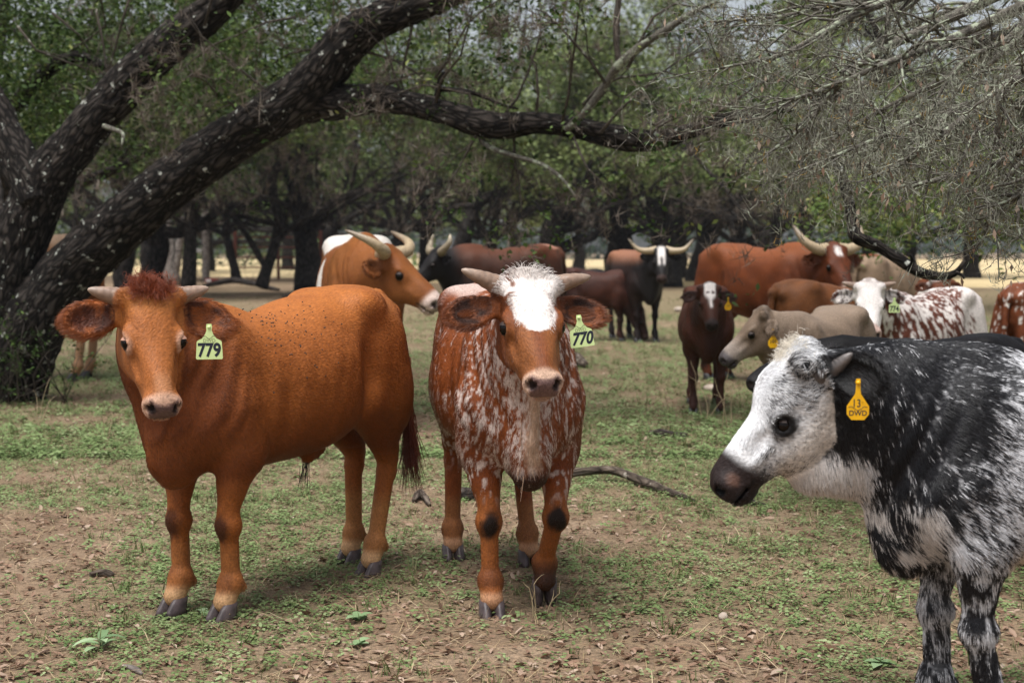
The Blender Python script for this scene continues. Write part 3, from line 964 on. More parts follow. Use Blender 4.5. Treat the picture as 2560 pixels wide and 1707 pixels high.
def ground_cover():
    rng = np.random.default_rng(101)
    # clover: rosettes of little leaves
    k = 7
    ang = np.arange(k) * TAU / k + np.array([0, .3, -.2, .4, .1, -.3, .2]); rad = np.array([.5, .9, .7, 1, .35, .8, 1.05]); zz = np.array([.75, .35, .6, .3, 1.0, .5, .2])
    V = []; F = []
    for i in range(k):
        c = np.array([math.cos(ang[i]) * rad[i], math.sin(ang[i]) * rad[i], zz[i]])
        d = np.array([math.cos(ang[i]), math.sin(ang[i]), -.15]); e = np.array([-d[1], d[0], .1])
        V += [c - d * .36, c - e * .30 + [0, 0, .06], c + d * .42, c + e * .30 + [0, 0, .06]]
        F.append([4 * i, 4 * i + 1, 4 * i + 2, 4 * i + 3])
    V = np.array(V); F = np.array(F)
    parts = []
    for n, y0, y1, sc, pw in ((34000, 3.9, 8.5, .019, 1.0), (40000, 8.5, 28, .034, 1.5)):
        x, y = pasture_spots(rng, n, y0, y1, pw)
        g = greenness(x, y)
        ok = rng.random(n) < g ** 1.2 * .9 + .07
        x, y, g = x[ok], y[ok], g[ok]
        m = len(x)
        s = sc * rng.uniform(.5, 1.35, m)
        pos = np.stack([x, y, ground_z(x, y) * smooth(40, 20, y) + .001], 1)
        t = np.clip(rng.normal(.45, .2, m) + .25 * (vnoise(pos, .5, 81) - .5), 0, 1)
        parts.append(scatter(V, F, pos, rand_rot(rng, m, .25), s, t))
    v, f, t = merge(parts)
    tag(mesh_np('clover', v, f, M_CLOVER, smooth=False, fattr=t), kind='stuff')
    # grass: bent blades in tufts
    B = np.array([[-.05, 0, 0], [.05, 0, 0], [.04, .12, .5], [-.04, .12, .5], [0, .42, .92]]); BF = np.array([[0, 1, 2], [0, 2, 3], [3, 2, 4]])
    parts = []
    for n, y0, y1, h0, per, pw in ((700, 3.9, 9, .050, 14, 1.0), (2600, 9, 40, .075, 9, 1.4)):
        x, y = pasture_spots(rng, n, y0, y1, pw)
        g = greenness(x, y)
        ok = rng.random(n) < .35 + .65 * g
        x, y = x[ok], y[ok]; m = len(x)
        hs_ = h0 * rng.uniform(.45, 1.3, m)
        tt = np.clip(rng.normal(.45, .2, m), 0, 1)
        X = np.repeat(x, per) + rng.normal(0, .018, m * per) * np.repeat(hs_ / h0, per); Y = np.repeat(y, per) + rng.normal(0, .018, m * per)
        pos = np.stack([X, Y, ground_z(X, Y) * smooth(40, 20, Y) - .002], 1)
        s = np.repeat(hs_, per) * rng.uniform(.5, 1.2, m * per)
        Rr = rand_rot(rng, m * per, .35)
        Vb = B * np.array([.8, 1, 1])
        parts.append(scatter(Vb, BF, pos, Rr, s, np.clip(np.repeat(tt, per) + rng.normal(0, .12, m * per), 0, 1)))
    # short sward everywhere
    for n, y0, y1, h0, pw in ((30000, 3.9, 9, .020, 1.0), (26000, 9, 30, .036, 1.4)):
        x, y = pasture_spots(rng, n, y0, y1, pw)
        ok = rng.random(n) < .12 + .8 * greenness(x, y)
        x, y = x[ok], y[ok]; m = len(x)
        pos = np.stack([x, y, ground_z(x, y) * smooth(40, 20, y) - .002], 1)
        parts.append(scatter(B * np.array([1.1, 1, 1]), BF, pos, rand_rot(rng, m, .45), h0 * rng.uniform(.5, 1.5, m), np.clip(rng.normal(.5, .22, m), 0, 1)))
    v, f, t = merge(parts)
    tag(mesh_np('grass', v, f, M_GRASS, smooth=False, fattr=t), kind='stuff')
    # dry straws lying and standing
    S1 = np.array([[-.012, 0, 0], [.012, 0, 0], [.010, .5, .10], [-.010, .5, .10], [.0, 1.0, .06]]); SF = np.array([[0, 1, 2], [0, 2, 3], [3, 2, 4]])
    x, y = pasture_spots(rng, 16000, 3.9, 14, 1.2)
    m = len(x)
    parts = [scatter(S1, SF, np.stack([x, y, ground_z(x, y) + .004], 1), rand_rot(rng, m, .16), rng.uniform(.03, .13, m), np.clip(rng.normal(.55, .25, m), 0, 1))]
    x, y = pasture_spots(rng, 900, 3.9, 22, 1.3)
    m = len(x)
    S2 = np.array([[-.006, 0, 0], [.006, 0, 0], [.005, .10, .5], [-.005, .10, .5], [.0, .26, 1.0]])
    parts.append(scatter(S2, SF, np.stack([x, y, ground_z(x, y)], 1), rand_rot(rng, m, .28), rng.uniform(.04, .16, m) * np.where(rng.random(m) < .12, 1.6, 1), np.clip(rng.normal(.55, .25, m), 0, 1)))
    v, f, t = merge(parts)
    tag(mesh_np('dry_grass', v, f, M_STRAW, smooth=False, fattr=t), kind='stuff')
    # dead leaves and bark chips
    L = np.array([[-.5, 0, .02], [-.1, -.2, .12], [.3, -.16, .10], [.55, 0, -.02], [.3, .16, .12], [-.1, .2, .08], [0, 0, .0]])
    LF = np.array([[6, 0, 1], [6, 1, 2], [6, 2, 3], [6, 3, 4], [6, 4, 5], [6, 5, 0]])
    x, y = pasture_spots(rng, 34000, 3.9, 16, 1.25)
    ok = rng.random(len(x)) < 1.0 - .72 * greenness(x, y)
    x, y = x[ok], y[ok]; m = len(x)
    parts = [scatter(L, LF, np.stack([x, y, ground_z(x, y) + .006], 1), rand_rot(rng, m, .4), rng.uniform(.010, .040, m) * np.where(rng.random(m) < .1, 1.6, 1), np.clip(rng.beta(1.6, 2.2, m), 0, 1))]
    v, f, t = merge(parts)
    tag(mesh_np('leaf_litter', v, f, M_DEADLEAF, smooth=False, fattr=t), kind='stuff')
ground_cover()

# ------------------------------------------------------------------ trees
class Wood:
    def __init__(self, seed):
        self.rng = np.random.default_rng(seed)
        self.tubes = []; self.tips = []; self.segs = []
    def line(self, pts, rad, sides=8, n=None):
        pts = np.asarray(pts, float); rad = np.asarray(rad, float)
        if n:
            q = spline(np.concatenate([pts, rad[:, None]], 1), n); pts, rad = q[:, :3], np.maximum(q[:, 3], .0015)
        self.tubes.append((pts, rad, sides))
        return pts, rad
    def branch(self, p, d, L, r, lvl, gnarl=.35, droop=0.0, k=6, kids=(4, 4, 3), spread=.9, sides=(7, 5, 3, 3), r_end=.35, up=0.0, shrink=.5):
        rng = self.rng
        d = np.asarray(d, float); d = d / np.linalg.norm(d)
        P = [np.asarray(p, float)]
        dirs = [d]
        for i in range(k):
            d = d + rng.normal(0, gnarl, 3) * .6 + np.array([0, 0, -droop + up]) / k
            d /= np.linalg.norm(d)
            P.append(P[-1] + d * L / k); dirs.append(d)
        P = np.array(P)
        R = np.linspace(r, r * r_end, k + 1)
        self.tubes.append((P, R, sides[min(lvl, 3)]))
        if lvl >= len(kids):
            self.tips.append(P[1:]); return
        for c in range(kids[lvl]):
            i = rng.integers(1, k + 1) if c else k
            dd = dirs[i] + rng.normal(0, spread, 3) * .8
            self.branch(P[i], dd, L * shrink * rng.uniform(.6, 1.3), max(R[i] * .6, .002), lvl + 1, gnarl, droop, k, kids, spread, sides, r_end, up, shrink)
    def build(self, name, mat, root, kind=None, relief=0.0):
        Vs, Qs, Ts, U, o = [], [], [], [], 0
        for P, R, s in self.tubes:
            v, f, uv = tube(P, R, s)
            uv = uv + np.array([0, 0, (o * 7919) % 97])
            if relief:
                n = len(P) * s
                nrm = v[:n] - np.repeat(P, s, 0); nrm /= np.linalg.norm(nrm, axis=1)[:, None] + 1e-9
                q = uv[:n] * np.array([1, 1, .28])
                w = 1 - np.abs(2 * fbm(q, .055, 91, 2) - 1) * 2.2
                big = fbm(uv[:n] * np.array([1, 1, .6]), .35, 93, 2) - .5
                v[:n] += nrm * ((w - .5) * relief + big * np.repeat(R, s)[:, None].ravel() * .28)[:, None]
            Vs.append(v); U.append(uv); Qs.append(f[0] + o)
            if len(f) > 1: Ts += [f[1] + o, f[2] + o]
            o += len(v)
        ob = mesh_np(name, np.concatenate(Vs), [np.concatenate(Qs), np.concatenate(Ts)], mat, root, uv=np.concatenate(U))
        if kind: ob['kind'] = kind
        return ob

def leaves_at(rng, centers, per, spread, size, tint_mu=.45, tint_sd=.18, flat=.75):
    n = len(centers) * per
    c = np.repeat(centers, per, 0)
    p = c + rng.normal(0, 1, (n, 3)) * spread * np.array([1, 1, flat])
    base = np.repeat(rng.normal(tint_mu, tint_sd * .8, len(centers)), per)
    t = np.clip(base + rng.normal(0, tint_sd * .7, n), 0, 1)
    return scatter(LEAF_V, LEAF_F, p, rand_rot(rng, n, .9), size * rng.uniform(.6, 1.4, n), t)

SPIKE_V = np.array([[-.035, 0, 0], [.035, 0, 0], [.0, .25, .95]])
SPIKE_F = np.array([[0, 1, 2]])
def moss_at(rng, centers, per, size):
    n = len(centers) * per
    p = np.repeat(centers, per, 0) + rng.normal(0, .012, (n, 3))
    s = np.repeat(size * rng.uniform(.6, 1.5, len(centers)), per) * rng.uniform(.6, 1.2, n)
    return scatter(SPIKE_V, SPIKE_F, p, rand_rot(rng, n, 1.5), s, np.clip(np.repeat(rng.normal(.45, .15, len(centers)), per) + rng.normal(0, .15, n), 0, 1))

def far_tree(name, label, x, y, h, r0, lean, crown_r, seed, nleaf, leaf=.12, base_z=3.0, mat=None, leafmat=None, tint=.45, group='oaks standing behind the herd', moss=300, fork=None, crooked=None, depth=40):
    rng = np.random.default_rng(seed)
    root = empty(name, (x, y, 0), 0, label, 'tree', group)
    w = Wood(seed)
    fz = fork or rng.uniform(1.7, 2.6)
    lean = np.array(lean, float)
    k = 7
    P = [np.array([0, 0, -.15])]
    for i in range(1, k + 1):
        P.append(np.array([lean[0], lean[1], 0]) * (i / k) ** 1.2 * fz + np.array([0, 0, fz * i / k]) + np.append(rng.normal(0, .05, 2), 0) * fz * .4)
    R = r0 * np.array([1.45, 1.12, 1.02, .98, .95, .92, .92, .95])
    w.line(P, R, 12, 16)
    top = P[-1]
    nl = rng.integers(4, 6)
    for i in range(nl):
        a = TAU * (i + rng.uniform(-.3, .3)) / nl
        d = np.array([math.cos(a), math.sin(a), rng.uniform(.25, .95)])
        w.branch(top - np.array([0, 0, .2]), d, crown_r * rng.uniform(.75, 1.05), r0 * rng.uniform(.42, .62), 0, .30, .0, 6, (5, 5), .85, (8, 5, 3), .3, .15, .46)
    w.branch(top, (lean[0], lean[1], 1.5), (h - fz) * .75, r0 * .6, 0, .28, 0, 6, (6, 5), .9, (8, 5, 3), .3, .1, .46)
    if crooked:
        w.tubes = [(P_, R_ * .45, s_) for P_, R_, s_ in w.tubes[1:] if len(P_)]
        for k_, rows in enumerate(crooked):
            limb(root, 'trunk' if k_ == 0 else 'limb', rows, depth, depth + .6, mat or M_BARK_FAR, 36, 12, .01)
    w.build('branches' if crooked else 'trunk', mat or M_BARK_FAR, root, 'stuff' if crooked else None)
    tips = np.concatenate(w.tips) if w.tips else np.zeros((0, 3))
    low = tips[tips[:, 2] > base_z * .62]
    tips = tips[(tips[:, 2] > base_z)]
    if nleaf:
        m = max(1, nleaf // 24)
        pick = tips[rng.integers(0, len(tips), m)] + rng.normal(0, .25, (m, 3))
        parts = [leaves_at(rng, pick, 24, .30, leaf, tint, .22)]
        v, f, t = merge(parts)
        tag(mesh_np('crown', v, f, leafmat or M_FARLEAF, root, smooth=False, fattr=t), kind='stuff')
    if moss:
        pick = low[rng.integers(0, len(low), moss)] + rng.normal(0, .18, (moss, 3))
        v, f, t = moss_at(rng, pick, 10, .20)
        tag(mesh_np('ball_moss', v, f, M_MOSS, root, smooth=False, fattr=t), kind='stuff')
    return root

def gpx(px, d):                       # ground point in the direction of photo column px at depth d
    return (px - 1176) / 3267 * d, d

KINDS = ['dark oak trunk', 'stout oak', 'slender oak']
def background_trees():
    # (column, depth, height, trunk radius, lean, crown radius, leaves, label)
    T = [
        (-60, 24, 8.0, .32, (.1, 0), 5.0, 9000, 'oak with low dark foliage hidden behind the big leaning trunk at the left'),
        (285, 40, 9.0, .27, (.05, .1), 4.5, 7000, 'straight dark oak trunk, first of a close pair behind the red calf\'s head'),
        (352, 42, 9.5, .33, (.08, 0), 5.0, 8000, 'thick dark oak trunk, second of a close pair behind the red calf\'s head'),
        (436, 38, 8.5, .21, (.10, .1), 4.2, 7000, 'slim dark oak between the pale dead trunk and the grey post'),
        (545, 62, 10, .20, (-.25, 0), 5.0, 6000, 'thin oak leaning left, far behind the red trough'),
        (604, 40, 9.0, .19, (.30, 0), 4.5, 7000, 'slender oak leaning right, forked low above the dry grass'),
        (712, 42, 10, .42, (-.06, 0), 5.5, 9000, 'stout oak with a flared base left of the white backed longhorn'),
        (772, 66, 10, .28, (-.25, 0), 5.5, 6000, 'distant oak with a flared foot just right of the stout oak'),
        (905, 58, 10.5, .26, (.1, 0), 5.5, 7000, 'oak trunk rising behind the white backed longhorn'),
        (1045, 52, 10.5, .28, (.42, 0), 6.0, 7000, 'oak leaning right behind the black faced longhorn'),
        (1262, 50, 10, .42, (.28, 0), 6.5, 8000, 'thick oak leaning right behind the brown back of the longhorn'),
        (1432, 52, 10, .34, (-.14, 0), 5.5, 8000, 'dark oak trunk left of the horned black and white face'),
        (1520, 50, 10, .44, (.02, 0), 6.0, 9000, 'broad dark oak directly behind the horned black and white face'),
        (1606, 54, 9.5, .36, (.12, 0), 5.5, 8000, 'grey oak trunk left of the big red longhorn'),
        (1720, 46, 8.5, .22, (.35, 0), 5.5, 8000, 'thin oak leaning right above the big red longhorn'),
        (2460, 30, 8.5, .40, (-.35, 0), 6.5, 14000, 'spreading oak at the right edge with low leafy limbs over the cattle'),
        (1990, 72, 11.0, .30, (0, 0), 6.0, 8000, 'far oak in the open field behind the dead hanging branch'),
        (1330, 84, 18, .34, (0, 0), 8.0, 15000, 'tall pale green oak far off in the gap between the dark trunks'),
        (1180, 98, 20, .36, (0, 0), 8.5, 17000, 'tall pale green oak beyond the field, above the walking calf'),
        (1560, 92, 20, .36, (0, 0), 8.5, 17000, 'tall pale green oak far off, above the horned black and white face'),
        (1780, 100, 20, .36, (0, 0), 8.5, 17000, 'tall pale green oak far off behind the dead twigs'),
        (980, 62, 14, .30, (0, 0), 7.0, 15000, 'tall oak behind the trees, its high crown above the black faced longhorn'),
        (1400, 66, 15, .30, (.1, 0), 7.5, 15000, 'tall oak behind the trees, its high crown left of the horned black and white face'),
        (1130, 60, 14, .30, (0, 0), 7.0, 16000, 'tall oak behind the trees, its high crown above the forehead of the walking calf'),
        (1560, 60, 14, .30, (0, 0), 7.0, 16000, 'tall oak behind the trees, its high crown above the broad dark oak'),
        (340, 60, 14, .30, (0, 0), 7.0, 15000, 'tall oak behind the trees, its high crown between the two great limbs'),
        (1690, 64, 15, .30, (.1, 0), 7.5, 15000, 'tall oak behind the trees, its high crown above the tall horned red longhorn'),
        (760, 58, 13, .30, (0, 0), 7.0, 14000, 'tall oak behind the trees, its high crown above the stout oak with the flared base'),
        (180, 70, 12, .34, (0, 0), 6.5, 8000, 'far dark oak seen between the limbs of the big leaning oak'),
        (480, 82, 13, .36, (0, 0), 7.0, 9000, 'far dark oak beyond the grey post'),
        (660, 88, 13, .36, (0, 0), 7.0, 9000, 'far dark oak left of the stout oak with the flared base'),
        (840, 92, 14, .36, (0, 0), 7.0, 9000, 'far dark oak between the stout oak and the white backed longhorn'),
        (2090, 66, 15, .30, (0, 0), 7.5, 15000, 'tall oak far behind the dead branches, over the dry field'),
        (1850, 62, 14, .30, (0, 0), 7.5, 15000, 'tall oak far off, its crown behind the hanging dead branch'),
        (2230, 60, 10, .35, (0, 0), 6.5, 9000, 'far oak at the right with its crown over the dry field'),
    ]
    for i, (px, d, h, r0, lean, cr, nl, lab) in enumerate(T):
        x, y = gpx(px, d)
        far = d > 68
        CR = {604: [[(600, 660, 34), (615, 610, 26), (632, 560, 26), (640, 500, 24), (626, 440, 22), (632, 390, 22), (680, 355, 18), (740, 350, 12)], [(632, 560, 18), (670, 520, 14), (720, 492, 11), (765, 468, 6)], [(612, 620, 16), (585, 570, 15), (556, 525, 13), (520, 485, 10), (480, 465, 7)]],
              712: [[(714, 662, 78), (708, 600, 60), (700, 530, 54), (692, 450, 54), (698, 370, 48), (720, 300, 40)], [(700, 520, 30), (760, 470, 22), (830, 440, 16), (900, 438, 9)]],
              436: [[(432, 660, 38), (436, 590, 32), (438, 500, 30), (430, 420, 28), (440, 340, 24)], [(436, 480, 16), (470, 430, 14), (500, 380, 10)]],
              1045: [[(1052, 600, 44), (1072, 525, 36), (1094, 472, 30), (1140, 446, 25), (1200, 432, 19), (1262, 415, 10)], [(1094, 472, 18), (1040, 478, 13), (985, 506, 8)], [(1082, 510, 16), (1104, 420, 14), (1122, 320, 12)]],
              1262: [[(1262, 640, 68), (1270, 530, 58), (1290, 475, 50), (1330, 432, 42), (1390, 405, 32), (1480, 388, 20)], [(1272, 585, 24), (1320, 556, 27), (1364, 542, 20), (1380, 516, 9)]],
              1520: [[(1532, 660, 72), (1526, 560, 62), (1512, 470, 56), (1540, 390, 44), (1600, 330, 30)], [(1520, 480, 30), (1470, 420, 24), (1440, 350, 18)], [(1535, 420, 26), (1620, 398, 22), (1720, 400, 17), (1820, 378, 9)]],
              1606: [[(1600, 655, 58), (1614, 585, 48), (1640, 522, 42), (1692, 470, 32), (1765, 432, 20)], [(1620, 560, 24), (1590, 480, 20), (1580, 420, 14)]],
              1432: [[(1440, 650, 56), (1432, 560, 48), (1420, 480, 44), (1442, 400, 38), (1430, 330, 28)]]}.get(px)
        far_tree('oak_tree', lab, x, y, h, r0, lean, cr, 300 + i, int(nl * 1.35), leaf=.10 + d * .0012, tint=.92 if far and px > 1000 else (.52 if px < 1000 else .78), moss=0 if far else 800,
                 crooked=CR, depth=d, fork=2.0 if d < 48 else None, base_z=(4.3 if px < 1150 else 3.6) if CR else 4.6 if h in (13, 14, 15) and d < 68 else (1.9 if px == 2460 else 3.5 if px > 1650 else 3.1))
    x, y = gpx(392, 52)
    w = Wood(77)
    root = empty('dead_tree', (x, y, 0), 0, 'pale dead trunk split in two, between the dark trunks behind the red calf', 'tree')
    w.line([(0, 0, -.1), (-.05, 0, 1.2), (-.2, 0, 2.4), (-.15, 0, 3.6)], np.array([.40, .28, .22, .12]), 10, 10)
    w.line([(.12, 0, .4), (.32, 0, 1.5), (.55, 0, 2.5), (1.1, 0, 3.2)], np.array([.20, .17, .12, .06]), 8, 10)
    w.build('trunk', M_BARK_PALE, root)

def woodland():
    rng = np.random.default_rng(500)
    parts = []
    for row, (y0, hh) in enumerate(((205, 9), (225, 13))):
        n = 90
        xs = np.linspace(-170, 170, n) + rng.normal(0, 1.5, n)
        for x in xs:
            h = hh * rng.uniform(.75, 1.25)
            m = 9
            c = np.stack([x + rng.normal(0, 1.6, m), y0 + rng.normal(0, 3, m), rng.uniform(.6, h, m)], 1)
            parts.append(leaves_at(rng, c, 22, 1.1, 1.0, .45 + .2 * row, .25))
    v, f, t = merge(parts)
    tag(mesh_np('far_woodland', v, f, M_WOODLAND, smooth=False, fattr=t), kind='stuff')
    # undergrowth and further trees behind the oaks at the left
    parts = []
    c = np.stack([rng.uniform(-62, -6, 420), rng.uniform(112, 135, 420), rng.uniform(0.3, 15, 420) ** 1.0], 1)
    parts.append(leaves_at(rng, c, 30, 1.2, .65, .38, .25))
    c = np.stack([rng.uniform(-52, -14, 120), rng.uniform(104, 114, 120), rng.uniform(0.2, 2.2, 120)], 1)
    parts.append(leaves_at(rng, c, 30, .7, .35, .30, .22))
    v, f, t = merge(parts)
    tag(mesh_np('woodland_edge', v, f, M_FARLEAF, smooth=False, fattr=t), kind='stuff')

def limb(root, name, rows, d0, d1, mat, n=70, sides=32, relief=.02, seed=0):
    """rows of (column, row, width in photo pixels); depth runs from d0 to d1"""
    rows = np.array(rows, float)
    dd = np.linspace(d0, d1, len(rows))
    P = np.array([at(a, b, d) for (a, b, w), d in zip(rows, dd)])
    R = rows[:, 2] / 2 / 3267 * dd
    w = Wood(seed)
    w.line(P - np.array(root.location), R, sides, n)
    w.build(name, mat, root, relief=relief)
    return P, R

def big_oak():
    b = at(20, 905, 12.0)
    root = empty('oak_tree', (b[0], b[1], 0), 0, 'big old live oak at the left with dark lichened limbs arching over the calves', 'tree')
    bo = np.array(root.location)
    limb(root, 'trunk', [(5, 930, 205), (28, 860, 172), (62, 770, 152), (140, 645, 138), (245, 545, 128), (350, 455, 120), (450, 378, 114), (560, 302, 106), (655, 243, 108), (735, 172, 108), (790, 104, 98), (860, 52, 86), (960, 14, 72),
          (1045, -20, 62), (1160, -70, 52), (1320, -150, 44), (1500, -260, 34)], 12.0, 10.4, M_BARK, 190, 40, .026)
    limb(root, 'limb', [(650, 262, 70), (720, 240, 84), (790, 234, 78), (860, 226, 66), (930, 236, 58), (1000, 252, 58), (1080, 276, 62), (1150, 288, 60), (1230, 282, 52), (1310, 292, 50), (1400, 312, 54), (1470, 324, 50),
          (1540, 318, 42), (1600, 296, 36), (1680, 272, 30), (1760, 262, 24), (1850, 236, 17), (1930, 205, 10)], 11.35, 9.4, M_BARK, 120, 26, .016)
    limb(root, 'limb', [(-30, 930, 170), (-8, 790, 150), (22, 650, 132), (58, 530, 128), (100, 430, 116), (168, 335, 104), (240, 248, 94), (312, 172, 90), (390, 102, 84), (470, 42, 78), (545, -25, 70), (630, -100, 58), (740, -200, 44)],
          11.9, 11.2, M_BARK, 150, 36, .024)
    limb(root, 'limb', [(85, 470, 70), (60, 405, 92), (25, 330, 84), (-15, 240, 70), (-60, 120, 56), (-120, -40, 40)], 11.55, 12.0, M_BARK, 60, 28, .02)
    # the reddish scar where a piece of bark has come off, on the middle limb
    c = at(322, 124, 11.40) - bo
    th, ph = np.meshgrid(np.linspace(0, math.pi, 9), np.arange(16) * TAU / 16, indexing='ij')
    sv = np.stack([np.sin(th) * np.cos(ph), np.sin(th) * np.sin(ph), np.cos(th)], -1).reshape(-1, 3)
    sv = sv * (1 + .5 * (fbm(sv, .6, 97)[:, None] - .5)) * np.array([.13, .03, .038])
    ca_, sa_ = math.cos(.75), math.sin(.75)
    sv = np.stack([sv[:, 0] * ca_ - sv[:, 2] * sa_, sv[:, 1], sv[:, 0] * sa_ + sv[:, 2] * ca_], 1) + c
    i = np.arange(8)[:, None] * 16; j = np.arange(16)[None]
    mesh_np('bark_scar', sv, np.stack([i + j, i + 16 + j, i + 16 + (j + 1) % 16, i + (j + 1) % 16], -1).reshape(-1, 4), plain('bare_wood', (.22, .10, .065), .9, .1, .4, 30), root)
    # side branches
    limb(root, 'branch', [(985, 262, 22), (1003, 222, 17), (1010, 190, 15), (1020, 165, 9)], 10.9, 10.8, M_BARK, 16, 10, .004)
    limb(root, 'branch', [(1006, 205, 13), (1060, 208, 11), (1110, 222, 10), (1150, 240, 7), (1190, 250, 4)], 10.8, 10.4, M_BARK, 20, 8, .003)
    limb(root, 'branch', [(1300, 300, 16), (1350, 250, 20), (1395, 190, 20), (1420, 152, 22), (1470, 108, 20), (1540, 62, 17), (1600, 25, 13), (1645, 5, 9)], 10.2, 9.6, M_TWIG, 40, 10, .004)
    limb(root, 'branch', [(1424, 160, 14), (1416, 90, 17), (1418, 30, 16), (1425, -40, 14)], 10.0, 10.0, M_TWIG_DARK, 20, 9, .005)
    limb(root, 'branch', [(1095, 300, 14), (1120, 335, 15), (1180, 358, 12), (1245, 378, 10), (1290, 410, 8), (1325, 455, 5)], 10.7, 10.2, M_TWIG, 24, 8, .003)
    limb(root, 'branch', [(238, 290, 12), (262, 298, 12), (282, 308, 10), (280, 335, 6)], 11.2, 11.0, M_TWIG, 12, 8, .002)
    limb(root, 'branch', [(300, 190, 10), (180, 130, 26), (90, 180, 34), (20, 260, 40)], 12.6, 13.2, M_BARK, 24, 10, .01)
    rng = np.random.default_rng(41)
    w = Wood(42)
    # twigs off the long limb and in the top left corner
    guides = []
    for px, py, d, dx, dz, L in [(1000, 240, 10.7, .2, .8, 1.0), (1090, 265, 10.6, .1, .9, .9), (1150, 275, 10.5, .4, .6, 1.0), (1230, 275, 10.4, -.1, .9, .9), (1290, 285, 10.2, .3, .7, 1.1), (1380, 305, 10, .4, .6, 1.0), (1440, 160, 9.9, .5, .4, 1.0),
                                 (1390, 190, 10, -.5, .5, .9), (1300, 290, 10.3, .2, -.8, .7), (1480, 320, 9.9, .5, .5, 1.0), (1560, 310, 9.7, .6, .4, 1.1), (1640, 285, 9.6, .6, .2, 1.1), (1720, 265, 9.5, .7, -.1, 1.0), (1800, 250, 9.4, .7, -.3, 1.0),
                                 (1100, 300, 10.6, -.2, -.8, .6), (1180, 300, 10.5, .2, -.9, .7), (860, 225, 11, .3, .8, .9), (930, 235, 10.9, .0, .9, .9), (560, 285, 11.3, -.3, .7, 1.0), (470, 60, 11.2, .4, .3, 1.0), (640, 235, 11.2, -.2, .8, 1.0),
                                 (120, 30, 12.5, .5, -.4, 1.4), (40, 60, 12.4, .5, -.6, 1.4), (220, 20, 12.2, .3, -.8, 1.3), (300, -10, 12.0, -.3, -.7, 1.2), (60, 150, 12.8, .6, .1, 1.3), (160, 120, 12.8, .3, .5, 1.2),
                                 (800, 110, 11, .6, .1, 1.0), (760, 130, 11, -.8, .2, 1.0), (950, 30, 10.8, .2, -.8, .9), (680, 40, 12.2, -.5, -.4, 1.3), (1340, 240, 10.1, .5, .3, .9), (1000, 180, 10.8, .3, .6, .9)]:
        p = at(px, py, d) - bo
        w.branch(p, (dx, rng.normal(0, .3), dz), L, .013, 0, .45, .15, 5, (5, 4), .9, (5, 3, 3), .35, 0, .55)
    w.build('twigs', M_TWIG_DARK, root, 'stuff')
    tips = np.concatenate(w.tips)
    pick = tips[rng.integers(0, len(tips), 1500)] + rng.normal(0, .05, (1500, 3))
    v, f, t = moss_at(rng, pick, 12, .085)
    tag(mesh_np('ball_moss', v, f, M_MOSS, root, smooth=False, fattr=t), kind='stuff')
    # leaf sprays: along the long limb, top left, and the crown over the frame
    parts = []
    m = 330
    pick = tips[rng.integers(0, len(tips), m)] + rng.normal(0, .06, (m, 3))
    parts.append(leaves_at(rng, pick, 14, .07, .050, .45, .2))
    def spray(x0, x1, y0, y1, d0, d1, m, per=20, sp=.13, sz=.052, tint=.42):
        c = np.array([at(rng.uniform(x0, x1), rng.uniform(y0, y1), rng.uniform(d0, d1)) for _ in range(m)]) - bo
        parts.append(leaves_at(rng, c, per, sp, sz, tint, .2))
    spray(-60, 230, 120, 330, 12.3, 14, 230)
    spray(-60, 420, -40, 130, 12.5, 14.5, 150, tint=.3)
    spray(430, 800, -40, 250, 12.5, 14.5, 300, tint=.40)
    spray(-60, 620, -60, 200, 14.5, 18, 240, tint=.45, sp=.22, sz=.07)
    spray(800, 1180, 20, 250, 11.5, 14, 90, tint=.5)
    spray(60, 560, 180, 420, 13.5, 16, 150, tint=.33)
    c = np.stack([rng.uniform(-8.5, 1.5, 520), rng.uniform(8.5, 16, 520), rng.uniform(4.7, 8.0, 520)], 1) - bo
    parts.append(leaves_at(rng, c, 14, .35, .10, .42, .2))
    v, f, t = merge(parts)
    tag(mesh_np('crown', v, f, M_OAKLEAF, root, smooth=False, fattr=t), kind='stuff')
    # scrub sprouting at its foot
    w2 = Wood(43); br = []
    sb = at(95, 850, 11.6)
    sr = empty('shoot_clump', (sb[0], sb[1], 0), 0, 'leafy dark green shoots sprouting at the foot of the big oak', 'shrub')
    for i in range(34):
        a = rng.random() * TAU
        w2.branch((rng.normal(-.15, .22), rng.normal(0, .15), 0), (math.cos(a) * .5 + .2, -abs(math.sin(a)) * .5, rng.uniform(.6, 1.4)), rng.uniform(.35, .75), .006, 0, .35, .1, 4, (3,), .8, (4, 3), .4, 0, .5)
    w2.build('stem', M_TWIG_DARK, sr)
    tp = np.concatenate(w2.tips)
    v, f, t = leaves_at(rng, tp[rng.integers(0, len(tp), 260)], 4, .03, .035, .35, .15)
    tag(mesh_np('leaves', v, f, M_OAKLEAF, sr, smooth=False, fattr=t), kind='stuff')

